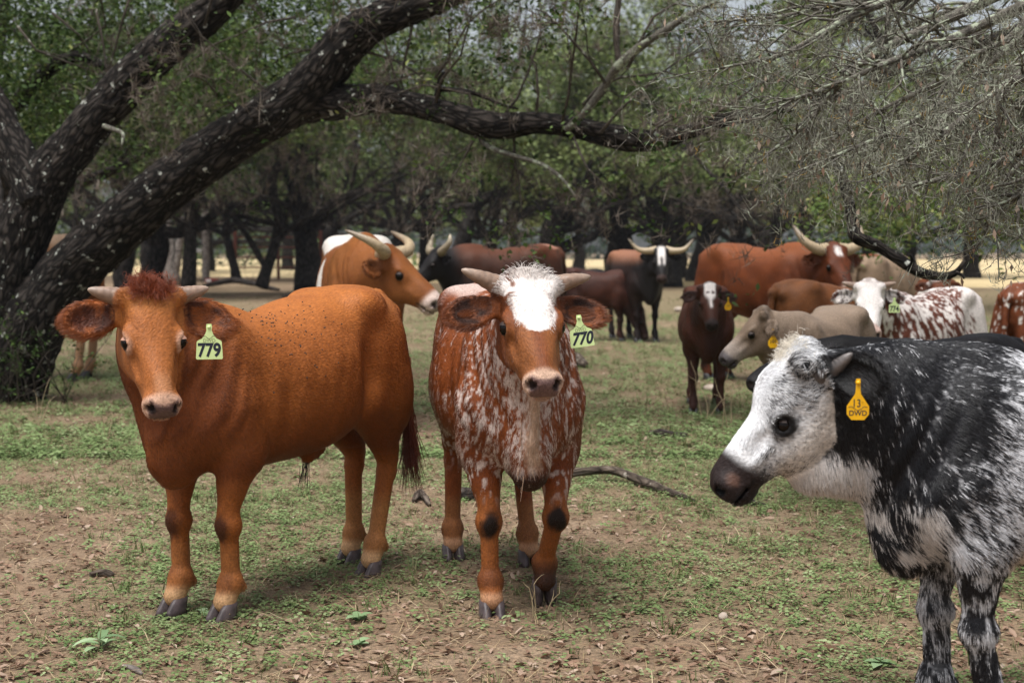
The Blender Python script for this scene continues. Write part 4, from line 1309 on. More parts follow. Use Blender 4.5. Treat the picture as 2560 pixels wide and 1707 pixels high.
def right_oak():
    rng = np.random.default_rng(61)
    b = at(2900, 900, 9.0)
    root = empty('oak_tree', (b[0], b[1], 0), 0, 'oak just outside the right edge whose dead grey lichened branches hang into the picture', 'tree')
    bo = np.array(root.location)
    w = Wood(62)
    w.line([(0, 0, -.2), (-.05, .05, 1.2), (-.25, .1, 2.4), (-.5, 0, 3.4)], np.array([.42, .32, .30, .24]), 16, 20)
    w.build('trunk', M_BARK, root, relief=.02)
    limb(root, 'limb', [(2760, 10, 90), (2560, 20, 60), (2352, 70, 40), (2250, 100, 32), (2140, 100, 28), (2040, 170, 26), (1950, 240, 24), (1905, 320, 24), (1925, 380, 24), (1945, 440, 26), (1958, 500, 28), (1966, 542, 32), (2012, 562, 28),
          (2060, 592, 25), (2110, 624, 22), (2160, 634, 19), (2196, 626, 14), (2216, 598, 8)], 8.8, 8.4, M_BARK, 110, 14, .006)
    limb(root, 'branch', [(2090, 612, 10), (2096, 600, 9), (2090, 585, 5)], 8.35, 8.3, M_BARK, 8, 7, .001)
    limb(root, 'branch', [(1935, 372, 20), (1970, 380, 18), (2040, 392, 12), (2100, 400, 6)], 8.5, 8.3, M_BARK, 14, 8, .003)
    limb(root, 'limb', [(2720, 330, 90), (2520, 420, 66), (2400, 478, 52), (2330, 476, 44), (2270, 448, 34), (2215, 420, 20)], 13.5, 15.0, M_BARK, 40, 12, .008)
    limb(root, 'limb', [(2480, 460, 50), (2380, 520, 38), (2290, 505, 28), (2210, 485, 14)], 13.8, 14.8, M_BARK, 30, 10, .006)
    limb(root, 'branch', [(2196, 626, 10), (2210, 632, 8), (2214, 640, 4)], 8.4, 8.35, M_BARK, 6, 6, .001)
    # the curtain of dead branches
    w = Wood(63)
    G = [((2480, -80, 6.4), (2250, 60), (2000, 160), (1850, 290), (1770, 345)), ((2500, -40, 6.0), (2300, 90), (2100, 230), (1930, 320), (1800, 400)), ((2520, 40, 5.8), (2350, 170), (2200, 300), (2060, 380), (1960, 400)),
         ((2480, 120, 5.6), (2380, 250), (2290, 380), (2180, 400), (2080, 410)), ((2500, 200, 5.4), (2400, 330), (2350, 420), (2330, 480), (2300, 540)), ((2420, -90, 6.8), (2180, -20), (1980, 40), (1800, 120), (1660, 150)),
         ((2460, -60, 6.2), (2200, 100), (2060, 120), (1900, 200), (1760, 230)), ((2440, 20, 6.6), (2280, 130), (2120, 190), (1960, 280), (1850, 380)), ((2400, -60, 6.1), (2330, 40), (2200, 160), (2120, 300), (2040, 380)),
         ((2500, 60, 5.5), (2420, 160), (2340, 250), (2240, 330), (2160, 400)), ((2480, 250, 5.6), (2400, 320), (2350, 380), (2345, 420), (2350, 470)), ((2360, -70, 7.0), (2240, 10), (2080, 60), (1950, 140), (1880, 260)),
         ((2380, 0, 6.9), (2260, 60), (2160, 150), (2090, 260), (1990, 330)), ((2420, 90, 6.0), (2300, 200), (2200, 240), (2100, 320), (1990, 300)), ((2300, -80, 7.2), (2120, -30), (1930, 20), (1780, 40), (1640, 60)),
         ((2500, -20, 5.2), (2430, 80), (2380, 160), (2320, 220), (2280, 300)), ((2000, 170, 7.6), (1900, 230), (1850, 290), (1815, 340), (1780, 380)), ((2040, 150, 7.4), (1960, 270), (1900, 330), (1850, 390), (1810, 430))]
    for g in G:
        d = g[0][2]
        pts = [at(g[0][0], g[0][1], d)] + [at(a, c, d - .12 * (i + 1) + rng.normal(0, .08)) for i, (a, c) in enumerate(g[1:])]
        pts = np.array(pts) - bo
        q, r = w.line(pts + rng.normal(0, .03, pts.shape), np.array([.030, .022, .015, .010, .004]) * rng.uniform(.6, 1.2), 7, 26)
        for i in range(3, 26):
            for _ in range(i % 2 if i < 7 else 1 + (i % 2)):
                t = q[min(i + 1, 25)] - q[i - 1]; t /= np.linalg.norm(t)
                dd = t * .8 + rng.normal(0, .65, 3) + np.array([-.15, 0, .02])
                w.branch(q[i], dd, rng.uniform(.08, .24) * (2.2 if g[-1][1] < 250 else 1), r[i] * .45 + .0013, 0, .42, .08, 5, (3, 2), .75, (4, 3, 3), .35, 0, .55)
    w.build('dead_branches', M_TWIG, root, 'stuff')
    tips = np.concatenate(w.tips)
    # lichen beards and ball moss on them, a few hanging dead leaves
    pick = tips[rng.integers(0, len(tips), 3600)] + rng.normal(0, .015, (3600, 3))
    v, f, t = moss_at(rng, pick, 7, .042)
    tag(mesh_np('lichen_tufts', v, f, leaf_mat('grey_lichen', [(0, (.13, .125, .10)), (.5, (.22, .22, .17)), (1, (.34, .36, .27))], .9, .1), root, smooth=False, fattr=t), kind='stuff')
    pick = tips[rng.integers(0, len(tips), 240)]
    v, f, t = moss_at(rng, pick, 7, .022)
    tag(mesh_np('orange_lichen', v, f, M_LICHEN, root, smooth=False, fattr=t), kind='stuff')
    n = 520
    p = tips[rng.integers(0, len(tips), n)] + rng.normal(0, .01, (n, 3)) + np.array([0, 0, -.02])
    v, f, t = scatter(np.array([[0, 0, 0], [-.22, .05, -.45], [0, .02, -1.0], [.22, .05, -.5]]), LEAF_F, p, rand_rot(rng, n, .3), rng.uniform(.020, .042, n), np.clip(rng.normal(.6, .2, n), 0, 1))
    tag(mesh_np('dead_leaves', v, f, M_DEADLEAF, root, smooth=False, fattr=t), kind='stuff')
    # living crown behind the dead curtain
    parts = []
    def spray(x0, x1, y0, y1, d0, d1, m, per=22, sp=.20, sz=.065, tint=.5):
        c = np.array([at(rng.uniform(x0, x1), rng.uniform(y0, y1), rng.uniform(d0, d1)) for _ in range(m)]) - bo
        parts.append(leaves_at(rng, c, per, sp, sz, tint, .2))
    spray(1880, 2160, 395, 525, 14, 17, 150, tint=.75); spray(2230, 2420, 390, 530, 12.5, 14.5, 130, tint=.75); spray(1900, 2100, 480, 545, 14, 17, 50, tint=.6)
    spray(2230, 2400, 300, 420, 13, 16, 60, tint=.35)
    c = np.stack([rng.uniform(3.4, 7.5, 200), rng.uniform(9.5, 15, 200), rng.uniform(4.6, 7.2, 200)], 1) - bo
    parts.append(leaves_at(rng, c, 14, .35, .09, .42, .2))
    v, f, t = merge(parts)
    tag(mesh_np('crown', v, f, M_OAKLEAF, root, smooth=False, fattr=t), kind='stuff')

background_trees()
woodland()
def haze():
    V, F = [], []
    lo, hi = (-430, -40, -1.2), (430, 330, 34)
    for z in (lo[2], hi[2]):
        for x, y in ((lo[0], lo[1]), (hi[0], lo[1]), (hi[0], hi[1]), (lo[0], hi[1])): V.append((x, y, z))
    F = [(0, 3, 2, 1), (4, 5, 6, 7), (0, 1, 5, 4), (1, 2, 6, 5), (2, 3, 7, 6), (3, 0, 4, 7)]
    m = bpy.data.materials.new('haze_air'); m.use_nodes = True
    m.node_tree.nodes.clear()
    out = m.node_tree.nodes.new('ShaderNodeOutputMaterial'); vol = m.node_tree.nodes.new('ShaderNodeVolumePrincipled')
    vol.inputs['Color'].default_value = (.80, .88, 1.0, 1); vol.inputs['Density'].default_value = HAZE
    m.node_tree.links.new(vol.outputs[0], out.inputs['Volume'])
    tag(mesh_np('haze', V, np.array(F), m, smooth=False), kind='stuff')
if HAZE: haze()
big_oak()
right_oak()
# ------------------------------------------------------------------ coats: pigment with some painted shade and sheen, hair length, lie of the hair
def lie(p, hd):
    m, u, v, w = mask_head(p, hd)
    P0, U, V, W, hs, (ears, ew) = hd
    n = len(p)
    flow = np.tile(np.array([-1.0, 0, -.45]), (n, 1))
    leg = smooth(.52, .40, p[:, 2])[:, None]
    flow = flow * (1 - leg) + np.array([-.12, 0, -1.0]) * leg
    chest = (smooth(.40, .52, p[:, 0]) * smooth(.46, .60, p[:, 2]) * (1 - m))[:, None]
    flow = flow * (1 - chest) + np.array([-.3, 0, -1.0]) * chest
    isear = np.zeros(n, bool)
    rim = np.zeros(n)
    for ec, eR, er in ears:
        q = ((p - ec) @ eR.T) / er
        ins = (q ** 2).sum(1) < 1
        isear |= ins
        edge = np.maximum(np.sqrt((q[:, 0] * 1.05) ** 2 + q[:, 1] ** 2), smooth(.1, -.25, q[:, 2]))
        rim = np.where(ins, smooth(.52, .86, edge), rim)
    isear &= ~m
    hf = U * (u - .135)[:, None] + V * (v * 1.1)[:, None] + W * (-.35 * np.abs(v))[:, None]
    hf /= np.linalg.norm(hf, axis=1)[:, None] + 1e-6
    flow = np.where(m[:, None], hf, flow)
    flow = np.where((isear)[:, None], V * np.sign(v)[:, None] - W * .3, flow)
    eye = np.sqrt((u - .174) ** 2 + (np.abs(v) - .095) ** 2 + (w - ew) ** 2 * 1.2)
    ln = np.full(n, .016)
    lift = np.full(n, .17)
    ln = np.where(p[:, 2] < .45, .011, ln)
    ln = np.where(m, .011 + .010 * smooth(.14, 0, u), ln)
    ln = np.where(m & (u > .28), .007, ln)
    ln = np.where(m & (w < -.09), .009, ln)
    ln = np.where(m & (eye < .062), .005, ln)
    ln = np.where(isear, .010 + .016 * rim, ln); lift = np.where(isear, .5, lift); lift = np.where(m, .15, lift)
    pad = m & (((u > .405) & (np.abs(v) < .05) & (w > -.105) & (w < -.028)))
    nost = np.sqrt(((u - .428) / .024) ** 2 + ((np.abs(v) - .043) / .020) ** 2 + ((w + .056) / .016) ** 2)
    keep = np.where(pad | (eye < .033), 0.0, 1.0)
    keep = np.where(p[:, 2] < .060, 0, keep)
    lip = m & (u > .34) & (np.abs(w + .1085) < .0055)
    inner = isear & (np.abs(v) > .12)
    return dict(m=m, u=u, v=v, w=w, flow=flow, ln=ln, lift=lift, keep=keep, eye=eye, pad=pad, nost=nost, ear=isear, lip=lip, rim=rim * isear, inner=(1 - rim) * isear)

def muzzle(c, L, ring, pad, dark, lo=.372, hi=.40):
    w = np.where(L['m'], smooth(lo - .012, hi, L['u'] + .05 * (np.abs(L['v']) - .03) - .12 * (L['w'] + .04) * (L['w'] < -.04)), 0)
    c = mixc(c, ring, w)
    pw = np.where(L['m'], smooth(.402, .412, L['u']) * smooth(.056, .042, np.abs(L['v'])) * smooth(-.108, -.096, L['w']) * smooth(-.024, -.032, L['w']), 0)
    c = mixc(c, pad, pw)
    c = mixc(c, dark, np.where(L['m'], smooth(1.25, .8, L['nost']), 0))
    c = mixc(c, dark, np.where(L['lip'], .8, 0))
    return c

def knees(p, pts, r):
    d = np.full(len(p), 9.0)
    for k in pts:
        d = np.minimum(d, np.sqrt(((p - np.array(k)) ** 2 * np.array([1, 1, .6])).sum(1)) / r)
    return smooth(1.3, .62, d + (fbm(p, .03, 77, 2) - .5) * .9)

def coat_red(p, hd, rng, hair):                                   # the plain red calf
    L = lie(p, hd); n = len(p)
    g = fbm(p, .22, 1)
    c = np.tile(np.array([.275, .084, .019], np.float32), (n, 1))
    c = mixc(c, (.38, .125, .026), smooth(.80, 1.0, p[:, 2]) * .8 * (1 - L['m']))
    c = mixc(c, (.12, .028, .008), smooth(.64, .44, p[:, 2]) * smooth(.34, .46, p[:, 2]) * .75)  # darker underside: coat tone deepened with painted shade
    c = mixc(c, (.105, .024, .007), smooth(.30, .46, p[:, 0]) * smooth(.50, .60, p[:, 2]) * smooth(.98, .80, p[:, 2]) * .7 * (1 - L['m']))  # chest and neck front: own darker tone plus shade put into the colour
    c = mixc(c, (.20, .055, .014), smooth(.52, .78, g) * .5)
    c = mixc(c, (.36, .16, .055), smooth(.30, .22, p[:, 2]) * .7 * (p[:, 0] < 0))
    c = mixc(c, (.33, .125, .04), smooth(.25, .18, p[:, 2]) * .6 * (p[:, 0] > 0))
    c = mixc(c, (.52, .30, .15), smooth(.10, .065, p[:, 2]))
    c = mixc(c, (.05, .015, .007), knees(p, [(.415, .10, .268), (.415, -.10, .268)], .036) * .9)
    c = mixc(c, (.09, .028, .012), knees(p, [(.40, .10, .118), (.40, -.10, .118)], .03) * .4)
    f = L['m'] * 1.0
    c = mixc(c, (.40, .145, .038), f * smooth(.16, .05, L['u']) * .9)
    c = mixc(c, (.30, .10, .026), f * smooth(.05, .18, L['u']) * .9)
    c = mixc(c, (.40, .20, .10), f * smooth(.30, .36, L['u']) * smooth(.04, .02, np.abs(L['v'])) * .45)
    c = mixc(c, (.60, .36, .25), f * smooth(.050, .034, L['eye']) * .9)
    c = mixc(c, (.03, .014, .01), f * smooth(.031, .026, L['eye']))
    c = mixc(c, (.27, .075, .016), L['ear'] * 1.0)
    c = mixc(c, (.055, .014, .006), L['inner'] * smooth(.25, .6, vnoise(p, .03, 9)) * .95)
    c = c * (.86 + .28 * flecks(p, .0085, 19))[:, None]
    c = muzzle(c, L, (.60, .37, .26), (.135, .082, .078), (.02, .012, .010), .398, .416)
    return c, L['ln'], L['flow'], L['lift'], L['keep']

def streaks(p, s, seed, ang=-.55):
    """lock-shaped noise drawn out along the lie of the hair"""
    ca, sa = math.cos(ang), math.sin(ang)
    wob = (vnoise(p, .12, seed + 5) - .5) * .05
    a = p[:, 0] * ca + p[:, 2] * sa * -1 * -1
    b = -p[:, 0] * sa + p[:, 2] * ca + wob
    q = np.stack([a / 3.2, b, p[:, 1] * 1.0], 1)
    return q

def flecks(p, s, seed):
    """narrow upright locks (hair falling down the flank)"""
    wob = (vnoise(p, .15, seed + 5) - .5) * .06
    fall = p[:, 0] * .45 + p[:, 2]
    across = p[:, 0] - p[:, 2] * .45 + wob
    return vnoise(np.stack([across, p[:, 1], fall / 3.4], 1), s, seed)

def coat_roan_red(p, hd, rng, hair):                              # the walking calf: red, white flecks, white forehead
    L = lie(p, hd); n = len(p)
    c = np.tile(np.array([.20, .052, .013], np.float32), (n, 1))
    c = mixc(c, (.11, .026, .008), smooth(.5, .75, fbm(p, .2, 3)) * .6)
    f1 = flecks(p, .0065, 21); f2 = flecks(p, .017, 22)
    zone = .15 + 1.0 * vnoise(p, .16, 4)
    body = (p[:, 2] > .45) * (1 - L['m']) * (1 - L['ear'])
    front = smooth(.15, .38, p[:, 0])
    white = smooth(.60, .78, f1 * .62 + f2 * .30 * zone + .16 * zone + .02 + .05 * front) * body * .85
    top = smooth(.90, .98, p[:, 2]) * body * smooth(.40, .62, vnoise(p, .06, 8))
    wh = np.maximum(white, top * .6)
    legs = smooth(.62, .66, vnoise(p * np.array([1, 1, .35]), .010, 9)) * smooth(.30, .42, p[:, 2]) * smooth(.55, .45, p[:, 2])
    wh = np.maximum(wh, legs * .7)
    if hair: wh = (rng.random(n) < wh * .95).astype(float)
    c = mixc(c, (.62, .52, .47), wh)
    # pale throat and brisket lock
    ch = smooth(.034, .012, np.abs(p[:, 1] + .012 + .05 * (vnoise(p, .08, 88) - .5))) * smooth(.50, .54, p[:, 0]) * smooth(.82, .7, p[:, 2]) * smooth(.44, .50, p[:, 2]) * (1 - L['m'])
    c = mixc(c, (.50, .35, .25), ch * .85)
    c = mixc(c, (.035, .014, .008), smooth(.475, .44, p[:, 2]) * smooth(.45, .50, p[:, 0]) * smooth(.08, .06, np.abs(p[:, 1])))
    c = mixc(c, (.25, .10, .035), smooth(.24, .19, p[:, 2]) * (p[:, 0] < 0) * .8)
    c = mixc(c, (.26, .085, .022), smooth(.42, .30, p[:, 2]) * (p[:, 0] > 0) * .8)
    c = mixc(c, (.014, .008, .006), knees(p, KNEES_770, .034))
    c = mixc(c, (.07, .022, .010), smooth(.17, .13, p[:, 2]) * smooth(.08, .10, p[:, 2]) * (p[:, 0] > 0) * .55)
    c = mixc(c, (.03, .014, .009), ((p[:, 1] > 0) & (p[:, 0] > .25)) * smooth(.16, .10, p[:, 2]) * .9)
    c = mixc(c, (.50, .27, .15), ((p[:, 1] < 0) | (p[:, 0] < 0)) * smooth(.085, .065, p[:, 2]) * .8)
    f = L['m'] * 1.0
    u, v = L['u'], L['v']
    c = mixc(c, (.150, .042, .011), f)
    c = mixc(c, (.085, .024, .008), f * smooth(.25, .32, u) * smooth(.02, .045, np.abs(v)) * .8)
    c = mixc(c, (.27, .10, .03), f * smooth(.08, .05, np.abs(np.abs(v) - .085)) * smooth(.15, .25, u) * .5)
    wob = (vnoise(p, .035, 12) - .5) * .035
    half = np.interp(u, [-.05, .02, .06, .10, .15, .20, .235, .262], [.092, .098, .094, .084, .072, .062, .040, -.03])
    patch = f * smooth(-.006, .006, half - np.abs(v - .004 + .02 * (u > .2) * 0) + wob) * smooth(-.08, -.03, L['w'])
    spot = smooth(.018, .010, np.sqrt((u - .075) ** 2 + (v + .068) ** 2)) + smooth(.013, .008, np.sqrt((u - .035) ** 2 + (v + .055) ** 2)) + smooth(.03, .015, np.sqrt((u + .012) ** 2 + (v + .05) ** 2))
    patch = np.clip(patch - spot * .9, 0, 1)
    if hair: patch = (rng.random(n) < patch * (1 - .22 * smooth(.45, .7, vnoise(p, .012, 31)))).astype(float)
    c = mixc(c, (.70, .64, .60), patch)
    c = mixc(c, (.36, .18, .08), f * smooth(.038, .028, L['eye']) * .7)
    c = mixc(c, (.02, .010, .008), f * smooth(.031, .026, L['eye']))
    c = mixc(c, (.19, .052, .013), L['ear'] * 1.0)
    c = mixc(c, (.022, .009, .006), L['inner'] * smooth(.2, .55, vnoise(p, .035, 9)) * .95)
    c = muzzle(c, L, (.60, .40, .29), (.150, .088, .080), (.022, .011, .009), .398, .416)
    c = c * (.84 + .32 * flecks(p, .008, 29))[:, None]
    ln = L['ln'] * np.where(f > 0, np.where(u < .24, 1.35, 1.0), 1.0)
    return c, ln, L['flow'], L['lift'], L['keep']

def coat_blue(p, hd, rng, hair):                                  # black and white roan
    L = lie(p, hd); n = len(p)
    x, z = p[:, 0], p[:, 2]
    black = np.array([.008, .008, .010], np.float32)
    big = fbm(p, .28, 41)
    f1 = flecks(p, .0052, 42); f2 = flecks(p, .016, 43)
    body = (1 - L['m']) * (1 - L['ear'])
    dens = .36 + .52 * smooth(.36, .62, big)
    dens = dens * (.16 + .84 * smooth(.44, .16, x + (z - .8) * .55 + (big - .5) * .2))              # neck stays black
    side = smooth(.30, .16, x) * smooth(-.25, -.05, x)
    dens = np.maximum(dens, side * smooth(.58, .78, z) * 1.0)                          # white over the ribs
    dens = dens * (1 - .75 * smooth(.12, .0, x) * smooth(.62, .55, z) * smooth(.45, .5, z))
    low = smooth(.52, .44, z) * (x < .28) * (z > .36)
    dens = np.maximum(dens, low)
    dew = smooth(.40, .46, x) * smooth(.64, .56, z) * (z > .40)
    dens = np.maximum(dens, dew * (.25 + .6 * smooth(.38, .62, vnoise(p, .06, 47))))
    thr = smooth(.56, .64, x) * smooth(.74, .68, z) * (1 - L['m'])
    dens = np.maximum(dens, thr * .95); dew = np.maximum(dew, thr)
    dens = np.where(z < .45, np.where(x > .1, np.where(p[:, 1] > 0, .10, .30) + .40 * smooth(.42, .64, vnoise(p * np.array([1, 1, .5]), .022, 45)), .4), dens)
    dens = dens * np.where(z < .20, .6, 1)
    wh = smooth(.36, .88, f1 * .66 + f2 * .46 + dens * .80 - .34) * body
    wh = np.maximum(wh, .10 * body * smooth(.15, .5, dens))
    if hair: wh = (rng.random(n) < wh).astype(float)
    c = np.tile(black, (n, 1))
    cream = mixc(np.tile(np.array([.66, .66, .68], np.float32), (n, 1)), (.62, .52, .42), low + dew * .5)
    c = c + (cream - c) * wh[:, None]
    f = L['m'] * 1.0
    u, v, w = L['u'], L['v'], L['w']
    blaze = smooth(.098, .068, np.abs(v) + (vnoise(p, .03, 51) - .5) * .02) * smooth(-.12, -.05, w)
    blaze *= smooth(.385, .33, u)
    grey = .56 + .30 * (vnoise(p * 1.0, .05, 52) - .5)
    grey = grey + .28 * smooth(-.07, -.13, w) * smooth(.30, .18, u)
    grey = grey * smooth(.36, .30, u + .35 * np.clip(-w - .06, 0, 1))
    grey = grey * (1 - .6 * smooth(.06, .035, L['eye']))
    lock = vnoise(np.stack([u * .5, v, w * 1.6 + u * .6], 1), .006, 53)
    fw = np.maximum(blaze, np.clip(grey + .06 + (lock - .5) * .85, 0.05, 1))
    fw = fw * smooth(-.10, .0, u) 
    if hair: fw = (rng.random(n) < fw).astype(float)
    fc = np.tile(np.array([.018, .017, .018], np.float32), (n, 1))
    fcw = mixc(np.tile(np.array([.74, .74, .75], np.float32), (n, 1)), (.56, .48, .40), smooth(-.08, -.16, w) * .7)
    fc = fc + (fcw - fc) * fw[:, None]
    c = c + (fc - c) * f[:, None]
    c = mixc(c, (.008, .007, .007), f * smooth(.040, .030, L['eye']))
    c = mixc(c, (.014, .012, .012), L['ear'] * 1.0)
    c = mixc(c, (.004, .004, .004), L['inner'] * .9)
    c = muzzle(c, L, (.020, .013, .012), (.022, .014, .014), (.002, .002, .002), .322, .350)
    c = mixc(c, (.10, .050, .034), f * smooth(.030, .014, np.sqrt((u - .385) ** 2 + (np.abs(v) - .052) ** 2 + (w + .062) ** 2)) * .8)
    ln = L['ln'] * np.where(f > 0, np.where((u > .30) | (w < -.09), 1.0, 1.5), 1.4)
    ln = np.where(z < .45, .018, ln)
    ln = np.where((dew > .3) & (f < .5), .028, ln)
    lift = np.where(f > 0, .22, .24)
    return c, ln, L['flow'], lift, L['keep']

def coat_far(base, dark=None, patches=(), face=None, muzz=(.05, .03, .025), rng_white=0.0, seed=0, belly=None, flecked=0.0, white=(.72, .66, .60), headcol=None, topline=None):
    """coats of the cattle further off; patches: (x, y, z, rx, ry, rz) ellipsoids of white with a ragged edge; face: fn(u,v,w) -> white"""
    def f(p, hd, rng, hair):
        L = lie(p, hd); n = len(p)
        c = np.tile(np.array(base, np.float32) * .80, (n, 1))
        g = fbm(p, .25, seed)
        c = c * (.72 + .56 * vnoise(np.stack([p[:, 0] * .5 + p[:, 2] * .3, p[:, 1], p[:, 2] - p[:, 0] * .3], 1), .035, seed + 11))[:, None]
        c = mixc(c, np.array(base) * .55, L['ear'] * .7)
        c = mixc(c, (.016, .010, .008), L['inner'] * .8)
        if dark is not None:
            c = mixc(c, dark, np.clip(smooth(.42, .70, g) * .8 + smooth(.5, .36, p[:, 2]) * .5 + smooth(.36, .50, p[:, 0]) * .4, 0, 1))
        if topline is not None:
            c = mixc(c, topline, smooth(.80, .97, p[:, 2]) * (1 - L['m']) * .8)  # lighter back: own colour on some animals, painted sheen on others
        if headcol is not None:
            c = mixc(c, headcol, np.maximum(L['m'] * 1.0, smooth(.40, .55, p[:, 0])))
        if belly is not None:
            c = mixc(c, belly, smooth(.50, .44, p[:, 2]))
        wob = (fbm(p, .14, seed + 3) - .5) * 1.1
        for x, y, z, rx, ry, rz in patches:
            d = np.sqrt(((p[:, 0] - x) / rx) ** 2 + ((p[:, 1] - y) / ry) ** 2 + ((p[:, 2] - z) / rz) ** 2)
            c = mixc(c, white, smooth(1.08, .94, d + wob) * (1 - L['m']))
        if flecked:
            wf = smooth(.52, .66, flecks(p, .015, seed + 6) * .60 + fbm(p, .09, seed + 8) * .50 + flecked) * (1 - L['m']) * (p[:, 2] > .3)
            c = mixc(c, white, wf)
        if face is not None:
            c = mixc(c, (.78, .72, .68), L['m'] * face(L['u'], L['v'], L['w'], p))
        if muzz is not None:
            c = muzzle(c, L, muzz, tuple(x * .5 for x in muzz), (.02, .012, .01), .36, .39)
        c = mixc(c, (.012, .008, .007), L['m'] * smooth(.030, .022, L['eye']))
        return c, L['ln'], L['flow'], L['lift'], L['keep']
    return f
# ------------------------------------------------------------------ the three calves in front
def put(root, hd, h, u, v, w):
    P0, U, V, W, hs, (ears, ew) = hd
    return (P0 + hs * (U * u + V * v + W * w)) * h

def local_dir(root, d):
    a = -root.rotation_euler[2]
    return np.array([d[0] * math.cos(a) - d[1] * math.sin(a), d[0] * math.sin(a) + d[1] * math.cos(a), d[2]])

# the plain red calf at the left
def red_calf():
    h = 1.12
    head = (-.545, -.84); n = math.hypot(*head); head = (head[0] / n, head[1] / n)
    spec = dict(head_rot=(58, 52, 0), poll=(.585, .01, .985), lid=M_LID_PALE, leg=.95, head_scale=.84, fat=.99, withers=.05, crest=.16, belly=.0, hair_r=.0006,
                neck_mid=(.02, -.03, .02), hoof=M_HOOF,
                feet={'fl': (-.01, -.01, 0), 'fr': (.02, .02, 0), 'hl': (.06, -.01, 0), 'hr': (-.05, .02, 0)},
                horns=dict(l=[(.015, .058, -.014), (.0, .14, .0), (-.012, .205, .015)], r=[(.015, .058, -.014), (.0, .14, .0), (-.012, .205, .015)], r0=.030, mat=M_HORN_TAN),
                ear=dict(size=1.05, l=dict(drop=10, fwd=-.12, face=.9, tilt=.2), r=dict(drop=8, fwd=-.12, face=.9, tilt=.2)),
                extra=[((-.13, 0, .445), (.07, .025, .03), .05), ((-.11, 0, .425), (.018, .014, .022), .02)],
                dewlap=[((.50, -.01, .62), (.53, -.01, .50), .055)],
                tail=[(-.48, 0, .95), (-.52, .02, .90), (-.545, .075, .72), (-.54, .10, .46)], switch=(.11, .022, .008), switch_len=.22, switch_n=420)
    loc = (-.83, 5.17, 0)
    root, hd, body = make_cow('calf', 'plain red calf with short horns and lime tag 779, head turned to the camera', 'calf', 'calves standing in front', loc, head, h, spec, coat_red, vs=RES_NEAR, fur=FUR_A, seed=3)
    P0, U, V, W, hs, (ears, ew) = hd
    rng = np.random.default_rng(5)
    k = 1900
    v_ = rng.normal(0, .030, k); u_ = rng.normal(-.005, .016, k)
    roots = P0 + U * u_[:, None] + V * v_[:, None] + W * (.040 - 4 * v_[:, None] ** 2)
    dirs = W * .8 + V * rng.normal(0, .5, (k, 1)) + U * rng.normal(.5, .45, (k, 1))
    tuft(root, 'poll_tuft', roots, dirs, .046, (.21, .042, .011), h, 6, r=.0007, curl=1.5, npt=9, gravity=.9)
    k = 26
    roots = np.array([-.10, 0, .405]) + rng.normal(0, .005, (k, 3))
    tuft(root, 'sheath_tuft', roots, np.tile([.05, 0, -1.0], (k, 1)) + rng.normal(0, .10, (k, 3)), .10, (.02, .012, .01), h, 7, r=.0010, curl=.1, gravity=.5)
    tp = ears[0][0] * h + local_dir(root, np.array([.05, -.11, -.02]))
    face = local_dir(root, np.array([.22, -1.0, .02])); xd = local_dir(root, np.array([1.0, .2, 0]))
    o = add_tag(root, tp, xd, face, 'flag', M_TAG_G, 1.28, [('tag_number', '779', .047, .000, -.0635, M_INK, .0016, 0.0), ('tag_lettering', 'DWD', .0125, .000, -.0385, M_INK_FADED, -.0002, 0)])
    swash(o, 1.28, -.0315, M_INK_FADED)
    return root

